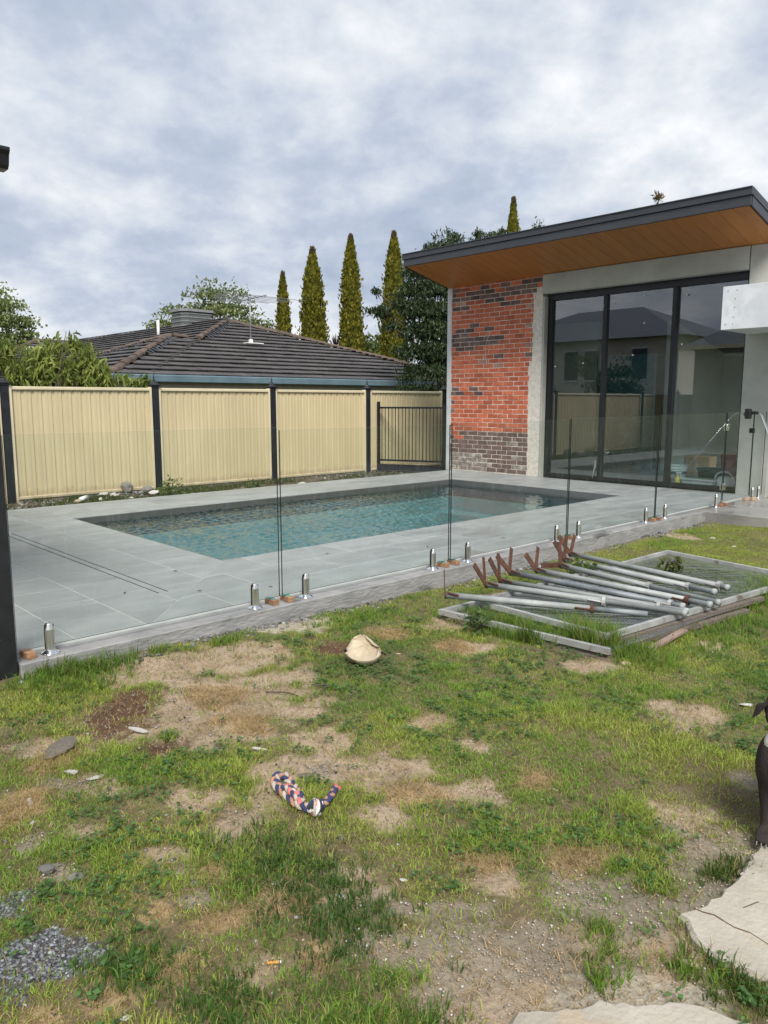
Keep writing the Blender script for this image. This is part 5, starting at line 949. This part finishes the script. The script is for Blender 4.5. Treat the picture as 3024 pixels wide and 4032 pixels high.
def cypress(x, y, top, r, label, name='cypress', tip=1):
    t = thing(name, (x, y, -.5), label, 'cypress', 'slender cypresses in a row'); H = top+.5
    mb = MB(); mb.tube([(x, y, -.5), (x, y, top-.3)], [.09, .015], 8); mb.build('trunk', MAT['bark'], t, True)
    n = int(5200*r*H/2.6); h = rng.random(n)**.9; prof = lambda q: np.interp(q, [0, .12, .45, .7, .86, .95, 1], [.75, 1, .95, .74, .48, .20, .03]); a = rng.uniform(0, 6.283, n)
    cl_ = .60+.62*vn(a*5.5*2+x*3, h*H*2.4)+.20*vn(a*16, h*H*6); rad = r*prof(h)*cl_*(.80+.22*rng.random(n))*np.where(rng.random(n) < .06, 1.3, 1)
    p = np.stack([x+np.cos(a)*rad, y+np.sin(a)*rad, -.5+h*H], 1); out = np.stack([np.cos(a), np.sin(a), np.zeros(n)], 1); ax = out*rng.uniform(.1, .55, n)[:, None]+np.array([0, 0, 1])+rng.normal(size=(n, 3))*.22; ax /= np.linalg.norm(ax, axis=1)[:, None]
    s_ = np.cross(ax, out+rng.normal(size=(n, 3))*.5); s_ /= np.linalg.norm(s_, axis=1)[:, None]; l = rng.uniform(.08, .20, n)[:, None]; w_ = rng.uniform(.035, .07, n)[:, None]
    V = np.stack([p, p+ax*l*.5+s_*w_, p+ax*l, p+ax*l*.5-s_*w_], 1); F = (np.array([[0, 1, 2, 3]])[None]+(np.arange(n)*4)[:, None, None]).reshape(-1, 4)
    c = np.array([(.25, .235, .03), (.20, .20, .028), (.14, .15, .025), (.30, .27, .04)])[rng.integers(0, 4, n)]*(1+rng.uniform(-.2, .2, (n, 1)))
    if tip:
        tp = h > .975; c[tp] = np.array((.20, .15, .09))
    npmesh('crown', V.reshape(-1, 3), [F], np.repeat(c, 4, 0), MAT['leaf'], t)
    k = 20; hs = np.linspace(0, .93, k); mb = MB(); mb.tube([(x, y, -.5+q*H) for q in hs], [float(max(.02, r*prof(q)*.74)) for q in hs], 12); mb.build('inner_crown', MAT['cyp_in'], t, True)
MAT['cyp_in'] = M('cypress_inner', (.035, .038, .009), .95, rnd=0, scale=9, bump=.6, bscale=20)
for x, y, top, r, lb in ((-27.6, 20.1, 6.75, .36, 'shortest and leftmost slender cypress, beside the aerial'), (-26.6, 20.95, 7.75, .60, 'widest slender cypress, second from the left'), (-25.45, 22.1, 8.25, .52, 'slender cypress with the pale pointed tip, third from the left'), (-24.3, 23.55, 8.4, .58, 'slender cypress partly behind the dark gum tree'), (-21.2, 27.7, 9.95, .42, 'slender cypress whose tip alone shows over the pool house roof')): cypress(x, y, top, r, lb)
t = thing('conifer', (-14.44, 27.48, -.5), 'thin straw-coloured conifer tip peeping over the roof near its right end', 'tree'); V, F, c = leaves([(-14.44, 27.48, 8.6, .16), (-14.5, 27.42, 8.8, .09), (-14.35, 27.5, 8.72, .1), (-14.4, 27.5, 8.0, .3)], 60, .2, .05, [(.20, .15, .07), (.15, .13, .04)], -.5); npmesh('crown', V, F, c, MAT['leaf'], t); mb = MB(); mb.tube([(-14.44, 27.48, -.5), (-14.44, 27.48, 8.6)], [.12, .02], 8); mb.build('trunk', MAT['bark'], t)
# cordyline
t = thing('cordyline', (-25.94, 21.6, -.5), 'purple-brown cordyline with sword leaves beside the third cypress', 'plant'); mb = MB(); mb.tube([(-25.94, 21.62, -.5), (-25.94, 21.62, 3.6)], [.09, .07], 8); mb.build('trunk', MAT['bark'], t)
MAT['purple'] = M('purple_leaf', (.060, .030, .034), .55, col2=(.12, .075, .08), scale=3, rnd=.1)
for i in range(70):
    th, el_ = random.uniform(0, 6.28), random.uniform(-.75, 1.35); d = Vector((math.cos(th)*math.cos(el_), math.sin(th)*math.cos(el_), math.sin(el_))); s = d.cross(Vector((0, 0, 1))).normalized()*.028; o = Vector((-25.94, 21.62, 3.62)); ln = random.uniform(.55, .75); g_ = Vector((0, 0, -.12*(1-abs(math.sin(el_)))))
    mb = MB(); mb.add([o+s*.5, o-s*.5, o+d*ln*.5+s, o+d*ln*.5-s, o+d*ln+g_], [(0, 1, 3, 2), (2, 3, 4)]); mb.build('sword_leaf', MAT['purple'], t)
# ---------------------------------------------------------------- neighbour's house with tiled hip roof
nh = thing('tiled_house', (-20, 12, -.4), 'low neighbouring house with dark tiled hip roof and blue gutter', 'house'); PS = .371; EZ = 1.90
mb = MB().mat(MAT['housebrick']); mb.box((-27, 8.0, -.5), (-16.05, 17.6, 1.75)); mb.box((-38, 6.8, -.5), (-27.3, 18, 1.75)); mb.build('wall', None, nh)
for y0, y1 in ((10.2, 12.1), (13.4, 14.9), (15.6, 16.6)): mb = MB(); mb.box((-16.05, y0, .2), (-16.03, y1, 1.62)); w_ = mb.build('window', MAT['winglass'], nh)
mb = MB(); mb.box((-16.055, 12.55, -.3), (-16.0, 12.75, 1.66)); mb.build('brick_pier', MAT['housebrick'], nh)
def rooftile_mesh():
    mb = MB(); w2 = .5; x = [-w2+.006, w2-.006]; L_ = .385
    mb.add([(x[0], 0, .044), (x[1], 0, .044), (x[0], 0, .066), (x[1], 0, .066), (x[0], .012, .072), (x[1], .012, .072), (x[0], L_, .016), (x[1], L_, .016), (x[0], L_, -.006), (x[1], L_, -.006)], [(0, 1, 3, 2), (2, 3, 5, 4), (4, 5, 7, 6), (0, 2, 4, 6, 8), (9, 7, 5, 3, 1), (1, 0, 8, 9)])
    me = bpy.data.meshes.new('roof_tile'); me.from_pydata(mb.v, [], mb.f); me.materials.append(MAT['rooftile']); return me
TM = rooftile_mesh(); TB = MB(); tiles_left = 300; UND = MB()
def roofplane(o, s, t, poly, parts):
    global tiles_left
    o, s, t = Vector(o), Vector(s), Vector(t); tv = (t+Vector((0, 0, PS))).normalized(); cs = 1/math.sqrt(1+PS*PS); nv = s.cross(tv); nv = nv if nv.z > 0 else -nv; g = .335*cs
    UND.add([o+s*a+t*b+Vector((0, 0, PS*b))-nv*.012 for a, b in poly], [tuple(range(len(poly)))])
    tmax = max(b for a, b in poly); r = 0
    while r*g < tmax-.04:
        th = r*g; tm_ = min(th+g*.55, tmax-.01); xs = []
        for i in range(len(poly)):
            (a0, b0), (a1, b1) = poly[i], poly[(i+1) % len(poly)]
            if (b0-tm_)*(b1-tm_) < 0: xs.append(a0+(a1-a0)*(tm_-b0)/(b1-b0))
        if len(xs) >= 2:
            lo, hi = min(xs), max(xs); x = lo-(.165 if r % 2 else 0)-random.uniform(0, .03)
            while x < hi-.02:
                a, b = max(x, lo), min(x+.33, hi)
                if b-a > .03:
                    M4 = Matrix((s*(b-a), tv, nv)).transposed().to_4x4(); M4.translation = o+s*((a+b)/2)+t*th+Vector((0, 0, PS*th))+nv*random.uniform(-.003, .004)
                    if parts and tiles_left > 0:
                        ob = link('roof_tile', TM, nh); ob.matrix_local = Matrix.Translation(-WL[nh]) @ M4; tiles_left -= 1
                    else: TB.add([M4 @ v.co for v in TM.vertices], [tuple(p.vertices) for p in TM.polygons])
                x += .33
        r += 1
XE = -15.5
# front plane, two stepped left hips; s along +Y, t towards -X
roofplane((XE, 6.85, EZ), (0, 1, 0), (-1, 0, 0), [(0, 0), (12.0, 0), (10.05-.1+2.0, .05), (5.97, 4.95), (3.83, 2.87), (3.23, 2.99)], True)
roofplane((-21.55, 6.85, EZ), (1, 0, 0), (0, 1, 0), [(0, 0), (6.05, 0), (3.05, 3.0)], True)
roofplane((-31.5, 7.62, EZ), (1, 0, 0), (0, 1, 0), [(0, 0), (16, 0), (11.05, 5.2), (0, 5.2)], False)
roofplane((-26.8, 6.3, EZ), (0, 1, 0), (-1, 0, 0), [(0, 0), (8, 0), (8, 4.8), (4.8, 4.8)], False)
UND.add([(-15.5, 18.9, 1.9), (-20.45, 12.82, 3.72), (-31.5, 12.82, 3.72), (-31.5, 18.9, 1.9)], [(0, 1, 2, 3)])
tag(TB.build('roof_tile', MAT['rooftile'], nh), kind='stuff'); UND.build('roof', MAT['lead'], nh)
rb_ = bpy.data.meshes.new('ridge_cap'); mb = MB(); k = 6
for yy, rr2 in ((0, .115), (.40, .095)): mb.v += [Vector((math.cos(math.pi*j/k)*rr2, yy, math.sin(math.pi*j/k)*rr2*.75)) for j in range(k+1)]
mb.f = [(j, j+1, k+1+j+1, k+1+j) for j in range(k)]+[tuple(range(k+1))]; rb_.from_pydata(mb.v, [], mb.f); rb_.materials.append(MAT['ridge'])
def ridge(a, b, lift=.03):
    a, b = Vector(a), Vector(b); d = (b-a); n = max(1, int(d.length/.37)); d.normalize(); s = d.cross(Vector((0, 0, 1))).normalized(); u = s.cross(d)
    for i in range(n):
        ob = link('ridge_cap', rb_, nh); M4 = Matrix((s, d, u)).transposed().to_4x4(); M4.translation = a.lerp(b, i/n)+Vector((0, 0, lift+random.uniform(-.008, .012))); ob.matrix_local = Matrix.Translation(-WL[nh]) @ M4
hip = lambda x, y, y0: (x, y, EZ+PS*(y-y0))
ridge((-15.5, 6.85, 1.9), (-18.49, 9.84, 3.01)); ridge((-18.45, 9.9, 3.0), (-18.38, 10.5, 2.97)); ridge((-18.36, 10.6, 2.98), (-20.45, 12.82, 3.74)); ridge((-16.0, 18.2, 2.1), (-20.45, 12.82, 3.74)); ridge((-31.5, 12.82, 3.72), (-20.5, 12.82, 3.74)); ridge((-26.8, 6.3, 1.9), (-31.6, 11.1, 3.68)); ridge((-31.6, 11.1, 3.68), (-31.6, 12.9, 3.68)); ridge((-21.5, 6.9, 1.92), (-18.5, 9.87, 3.02))
def wavy(a, b):
    fl = MB()
    a, b = Vector(a), Vector(b); n = int((b-a).length/.19); d = (b-a).normalized(); s = d.cross(Vector((0, 0, 1))).normalized()
    for i in range(n):
        c = a.lerp(b, (i+.5)/n)+Vector((0, 0, .05)); fl.add([c+s*.30-d*.02+Vector((0, 0, -.10)), c+s*.16-d*.07+Vector((0, 0, .015)), c-d*.08+Vector((0, 0, .05)), c-s*.12-d*.07+Vector((0, 0, .02)), c+s*.30+d*.06+Vector((0, 0, -.10)), c+s*.16+d*.06+Vector((0, 0, .005)), c+d*.06+Vector((0, 0, .03)), c-s*.12+d*.06+Vector((0, 0, .0))], [(0, 1, 5, 4), (1, 2, 6, 5), (2, 3, 7, 6)])
    fl.build('black_flashing', MAT['lead'], nh)
wavy((-16.9, 8.25, 2.42), (-18.2, 9.55, 2.9)); wavy((-18.5, 10.75, 3.03), (-20.3, 12.65, 3.68)); wavy((-20.4, 8.0, 2.32), (-18.7, 9.7, 2.95)); wavy((-17.2, 16.7, 2.55), (-19.9, 13.4, 3.5))
mb = MB(); mb.box((XE-.02, 6.7, EZ-.13), (XE+.10, 19, EZ+.035), .02); mb.box((-21.6, 6.68, EZ-.13), (XE-.021, 6.8, EZ+.035), .02); mb.build('gutter', MAT['gutter'], nh)
mb = MB(); mb.box((XE-.05, 6.83, EZ-.30), (XE-.022, 19, EZ-.02)); mb.box((-16.04, 6.84, EZ-.30), (XE-.051, 18.9, EZ-.27)); mb.box((-21.6, 6.83, EZ-.30), (XE-.051, 6.86, EZ-.02)); mb.build('eave_board', MAT['eave'], nh)
# roof fittings
t = thing('roof_cooler', (-22.8, 12.9, 3.6), 'grey evaporative cooler box on the ridge of the tiled roof', 'air cooler')
def oct_(x0, x1, y0, y1, c): return [(x0+c, y0), (x1-c, y0), (x1, y0+c), (x1, y1-c), (x1-c, y1), (x0+c, y1), (x0, y1-c), (x0, y0+c)]
mb = MB(); mb.prism(oct_(-23.15, -22.25, 12.35, 13.5, .16), 3.45, 4.18); mb.build('pad_housing', MAT['coolerpad'], t)
mb = MB(); mb.prism(oct_(-23.2, -22.2, 12.30, 13.55, .17), 4.181, 4.26); 
for z in (3.60, 3.73, 3.86, 3.99, 4.10): mb.prism(oct_(-23.165, -22.235, 12.335, 13.515, .163), z, z+.03)
mb.build('louvre_frame', MAT['cooler'], t)
t = thing('vent_pipe', (-22.28, 11.49, 3.2), 'white vent pipe standing on the left slope of the tiled roof', 'pipe'); mb = MB(); mb.tube([(-22.28, 11.49, 3.15), (-22.28, 11.49, 3.83)], .045, 10); mb.build('tube', MAT['pvc'], t, True); mb = MB(); mb.lathe((-22.28, 11.49, 3.22), [(.16, -.05), (.06, .08)], 12, False); mb.build('flashing', MAT['lead'], t)
t = thing('roof_vent', (-27.6, 9.75, 2.9), 'white dome vent low on the far left roof wing', 'vent'); mb = MB(); mb.tube([(-27.9, 9.6, 2.85), (-27.9, 9.6, 3.1)], .1, 10); mb.ell((-27.9, 9.6, 3.12), (.2, .2, .11)); mb.build('dome', MAT['pvc'], t, True)
an = thing('tv_aerial', (-18.22, 12.15, 2.9), 'television aerial on a mast above the front roof slope', 'aerial'); o = Vector((-18.22, 12.15, 4.14))
mb = MB(); mb.tube([(-18.22, 12.15, 2.86), (-18.22, 12.15, 4.20)], .02, 8); mb.build('mast', MAT['alu'], an, True)
mb = MB(); mb.tube([o+Vector((-.85, 0, -.02)), o+Vector((.75, .02, .03))], .016, 6); mb.build('boom', MAT['alu'], an)
for x, l in ((-.8, .55), (-.62, .6), (-.40, .9), (-.2, 1.0), (.05, 1.15), (.3, 1.25), (.55, .6), (.72, 1.35)): mb = MB(); mb.tube([o+Vector((x, -l, .0)), o+Vector((x, l, .0))], .0075, 5); mb.build('element', MAT['alu'], an)
mb = MB(); mb.box((-18.42, 11.9, 2.93), (-18.0, 12.42, 2.96)); mb.box((-18.26, 12.1, 2.93), (-18.18, 12.2, 3.06), .01); mb.build('foot_plate', MAT['pvc'], an)
# ---------------------------------------------------------------- grass
def inpoly(x, y, P):
    r = np.zeros(len(x), bool); n = len(P); j = n-1
    for i in range(n):
        xi, yi = P[i]; xj, yj = P[j]; c = ((yi > y) != (yj > y)) & (x < (xj-xi)*(y-yi)/(yj-yi+1e-9)+xi); r ^= c; j = i
    return r
SL1 = [(-.855, 2.57), (-.835, 2.227), (-.845, 2.103), (-.87, 1.985), (-.80, 1.925), (-.729, 1.885), (-.595, 1.90), (.0, 2.1), (.9, 2.6), (.5, 3.4), (-.5, 2.9)]
SL2 = [(-1.0, 1.24), (-.93, 1.40), (-.84, 1.515), (-.68, 1.68), (-.55, 1.72), (.1, 1.7), (.0, 1.0), (-.6, .8)]
def blades(x, y, nb, hgt, wid, col, lean, spread, z=None, seg=1):
    """tufts at x,y: nb blades each -> V,F,C"""
    n = len(x); idx = np.repeat(np.arange(n), nb); m_ = len(idx); a = rng.uniform(0, 6.283, m_); rr2 = spread*np.sqrt(rng.random(m_)); bx, by = x[idx]+np.cos(a)*rr2, y[idx]+np.sin(a)*rr2
    bz = (ground_z(bx, by) if z is None else z[idx])-.004; h = hgt[idx]*rng.uniform(.55, 1.25, m_); az_ = a+rng.normal(0, .9, m_); ln = np.clip(lean+rng.normal(0, .25, m_), .05, 1.5)*h
    dx, dy = np.cos(az_), np.sin(az_); th = rng.uniform(0, 6.283, m_); w_ = wid*rng.uniform(.6, 1.3, m_); wx_, wy_ = np.cos(th)*w_/2, np.sin(th)*w_/2
    P0 = np.stack([bx-wx_, by-wy_, bz], 1); P1 = np.stack([bx+wx_, by+wy_, bz], 1); mx_, my_, mz_ = bx+dx*ln*.35, by+dy*ln*.35, bz+h*.62
    P2 = np.stack([mx_+wx_*.8, my_+wy_*.8, mz_], 1); P3 = np.stack([mx_-wx_*.8, my_-wy_*.8, mz_], 1); P4 = np.stack([bx+dx*ln, by+dy*ln, bz+h*(1-.28*np.minimum(1, ln/np.maximum(h, 1e-4)))], 1)
    V = np.stack([P0, P1, P2, P3, P4], 1).reshape(-1, 3); b = np.arange(m_)*5; F4 = np.stack([b, b+1, b+2, b+3], 1); F3 = np.stack([b+3, b+2, b+4], 1)
    c = col[idx]*(1+rng.uniform(-.22, .22, (m_, 1))); dry = rng.random(m_) < .10; c[dry] = np.array((.34, .26, .12))*(.7+.5*rng.random((dry.sum(), 1)))
    return V, F4, F3, np.repeat(c, 5, 0)
def merge(name, parts, label=None):
    V, F4, F3, Cc = [], [], [], []; o = 0
    for v, f4, f3, c in parts: V.append(v); F4.append(f4+o); F3.append(f3+o); Cc.append(c); o += len(v)
    return tag(npmesh(name, np.concatenate(V), [np.concatenate(F4), np.concatenate(F3)], np.concatenate(Cc), MAT['grass']), kind='stuff')
def scatter(n, xr, yr):
    x = rng.uniform(*xr, n); y = rng.uniform(*yr, n); return x, y
parts = []
n = 196000; x, y = scatter(n, (-4.11, 2.2), (-.4, 9.6)); dist = np.hypot(x, y); ang = np.degrees(np.arctan2(-x, y))-46.6
dens = np.interp(dist, [0, 1.6, 3, 5, 8, 12], [.5, 1, .85, .58, .46, .45])*np.where(np.abs(ang) < 36, 1, .28)
w = cover(x, y); base_ = np.clip(.50+(fbm(x*2.1+5, y*2.1+11, 4)-.36)*2.6, .18, 1)*np.clip(.4+fbm(x*9+2, y*9+6, 2), .3, 1)
kp = base_*(1-.95*w['d'])*(1-w['m'])*(1-.90*w['g'])*(1-.97*w['k'])*(1-.97*w['c'])*(1-.72*w['s'])*np.clip((x+4.16)/.10, .25, 1)
ok = (rng.random(n) < dens*kp) & ~inpoly(x, y, SL1) & ~inpoly(x, y, SL2) & (np.hypot(x+3.12, y-2.79) > .095)
x, y = x[ok], y[ok]; hg = fbm(x*3.3+40, y*3.3+3, 3); cg = fbm(x*2.6+9, y*2.6+21, 4); cg2 = fbm(x*1.1+3, y*1.1+8, 3); far = np.clip((np.hypot(x, y)-4)/4, 0, 1)
c0, c1, c2 = np.array((.22, .355, .05)), np.array((.36, .44, .08)), np.array((.13, .245, .05))
f1 = np.clip((cg-.42)*5+far*.55, 0, 1)[:, None]; f2 = np.clip((.42-cg2)*7, 0, 1)[:, None]*(1-.6*far[:, None])
col = c0*(1-f1)+c1*f1; col = col*(1-f2)+c2*f2; sdry = np.clip(cover(x, y)['s'], 0, 1)[:, None]; col = col*(1-.75*sdry)+np.array((.32, .235, .10))*.75*sdry
col *= (.8+.4*rng.random((len(x), 1)))
parts.append(blades(x, y, 12, .012+.030*np.clip((hg-.25)*1.7, 0, 1)*(1-.35*far), .0030+.0*x[0], col, .75, .034))
NB = len(x)
# straw: flat dry blades on the scorched rounds
x, y = scatter(60000, (-4.0, .2), (.3, 4.2)); w = cover(x, y); ok = rng.random(len(x)) < (w['s']*.85+w['d']*.08+.055); x, y = x[ok], y[ok]
parts.append(blades(x, y, 7, np.full(len(x), .024), .0022, np.array((.47, .35, .18))*(.65+.6*rng.random((len(x), 1))), 1.5, .03))
# long grass through and round the gates, along the deck edge, by the slabs
def clump(cx, cy, rx, ry, n, h, col, wid=.004, z=None):
    x = cx+rng.normal(0, rx, n); y = cy+rng.normal(0, ry, n); k = x > -4.13; x, y = x[k], y[k]
    parts.append(blades(x, y, 9, np.full(len(x), h)*rng.uniform(.6, 1.2, len(x)), wid, np.array(col)*(.75+.5*rng.random((len(x), 1))), .45, .02))
LG = (.17, .28, .045)
for a in ((-2.42, 4.12, .09, .06, 170, .165, LG), (-2.66, 4.25, .16, .08, 190, .13, LG), (-3.05, 4.02, .16, .04, 190, .11, LG), (-2.75, 4.02, .12, .04, 120, .10, LG), (-3.3, 4.03, .1, .05, 100, .09, LG), (-3.0, 4.3, .2, .1, 110, .10, LG), (-2.28, 5.75, .09, .25, 190, .11, LG), (-2.2, 6.25, .07, .2, 190, .16, LG), (-2.33, 4.75, .08, .2, 80, .09, LG), (-2.75, 4.45, .25, .1, 60, .08, LG), (-2.12, 4.1, .10, .10, 110, .085, LG), (-2.85, 3.83, .12, .02, 40, .10, LG), (-2.75, 3.85, .03, .02, 25, .13, (.09, .15, .03)), (-3.35, 6.0, .1, .3, 60, .07, LG), (-3.2, 5.3, .3, .2, 60, .05, LG), (-2.95, 6.2, .15, .2, 60, .10, (.13, .15, .05)), (-2.05, 5.3, .08, .3, 130, .07, LG), (-1.95, 4.7, .1, .25, 90, .06, LG),
 (-2.6, 4.6, .2, .15, 90, .07, LG), (-2.9, 5.0, .3, .2, 120, .055, LG), (-3.2, 4.6, .2, .15, 100, .06, LG), (-2.7, 5.8, .25, .25, 140, .07, LG), (-3.0, 6.5, .2, .15, 90, .06, LG), (-2.35, 6.5, .1, .1, 90, .10, LG), (-4.02, 1.55, .05, .16, 150, .085, (.13, .23, .035)), (-3.85, 1.4, .12, .12, 130, .06, (.13, .23, .035)), (-4.05, 2.0, .03, .05, 20, .06, LG), (-3.95, 2.42, .05, .07, 40, .055, LG), (-3.85, 3.35, .07, .2, 90, .05, LG), (-4.05, 4.1, .04, .1, 25, .05, LG), (-.63, 1.83, .06, .03, 40, .05, (.09, .15, .03)), (-.87, 2.32, .03, .06, 35, .045, (.09, .15, .03)), (-.75, 1.80, .05, .02, 24, .045, LG), (-.9, 1.62, .03, .03, 20, .05, LG), (-.98, 1.75, .05, .04, 22, .04, LG), (-1.85, 1.30, .15, .09, 210, .040, (.085, .16, .04)), (-1.55, 1.25, .12, .09, 200, .040, (.085, .16, .04)), (-1.75, .75, .07, .06, 90, .04, (.095, .19, .04)), (-1.45, .85, .1, .06, 130, .038, (.095, .19, .04)), (-1.2, 1.05, .1, .06, 130, .038, (.11, .20, .04)), (-1.05, 1.15, .06, .05, 70, .038, (.11, .20, .04))): clump(*a)
merge('lawn_grass', parts)
x, y = scatter(9000, (-4.0, 1.5), (.3, 5.5)); w = cover(x, y); bare = w['d']+w['m']+w['g']+w['k']+w['c']+w['s']; ok = (rng.random(len(x)) < np.clip((fbm(x*2.7+50, y*2.7+13, 3)-.46)*6, .02, 1)*(1-np.clip(bare, 0, .97))) & ~inpoly(x, y, SL1) & ~inpoly(x, y, SL2); x, y = x[ok], y[ok]; n = len(x); nl = 7
ix = np.repeat(np.arange(n), nl); a = rng.uniform(0, 6.283, n*nl); rd = rng.uniform(.004, .03, n*nl); px, py = x[ix]+np.cos(a)*rd, y[ix]+np.sin(a)*rd; pz = ground_z(px, py)+rng.uniform(.008, .03, n*nl); sz_ = rng.uniform(.005, .010, n*nl); b2_ = rng.uniform(0, 6.283, n*nl)
V = np.stack([np.stack([px+np.cos(b2_+q)*sz_*f_, py+np.sin(b2_+q)*sz_*f_, pz+rng.uniform(-.003, .004, n*nl)], 1) for q, f_ in ((0, 1.2), (1.57, .8), (3.14, 1.2), (4.71, .8))], 1); c = np.array((.10, .19, .055))*(.6+.8*rng.random((n*nl, 1)))
tag(npmesh('clover', V.reshape(-1, 3), [np.arange(n*nl*4).reshape(-1, 4)], np.repeat(c, 4, 0), MAT['grass']), kind='stuff')
# weeds on the soil strip under the fence
parts = []
x, y = scatter(6500, (-11.82, -10.30), (.6, 11.3)); k = rng.random(len(x)) < np.clip((fbm(x*1.4+3, y*1.1+1, 3)-.44)*5, .03, .8)*np.interp(y, [0, 5, 8, 11], [1, .9, .5, .35]); x, y = x[k], y[k]
parts.append(blades(x, y, 8, np.full(len(x), .075), .007, np.array((.075, .11, .03))*(.6+.7*rng.random((len(x), 1))), .7, .05, z=np.full(len(x), -.11)))
merge('fence_weeds', parts)
def weed(loc, label, n, r, h, cols, name='weed'):
    t = thing(name, loc, label, 'weed'); V, F, c = leaves([(loc[0], loc[1], loc[2]+h*.5, r)], n, .055, .03, cols, .1); V[:, 2] = np.maximum(V[:, 2], loc[2]+.002); npmesh('foliage', V, F, c, MAT['leaf'], t)
    mb = MB()
    for i in range(5): mb.tube([loc, (loc[0]+random.uniform(-r, r)*.7, loc[1]+random.uniform(-r, r)*.7, loc[2]+h*random.uniform(.5, .9))], .003, 5)
    mb.build('stem', MAT['bark'], t)
weed((-10.95, 5.75, -.1), 'leafy green weed among the rubble at the fence', 260, .22, .22, GREEN)
weed((-3.12, 3.80, -.14), 'leafy weed in front of the lower gate rail', 100, .12, .11, [(.09, .15, .05), (.12, .18, .06)])
weed((-3.45, 5.55, -.13), 'leafy green weed between the far pole heads', 200, .12, .18, GREEN)
weed((-2.95, 6.15, -.13), 'tall seeding weed growing through the open mesh', 90, .10, .24, [(.13, .15, .05), (.10, .12, .04)])
weed((-10.8, 7.2, -.1), 'low weed by the fence behind the pool', 120, .16, .10, GREEN)
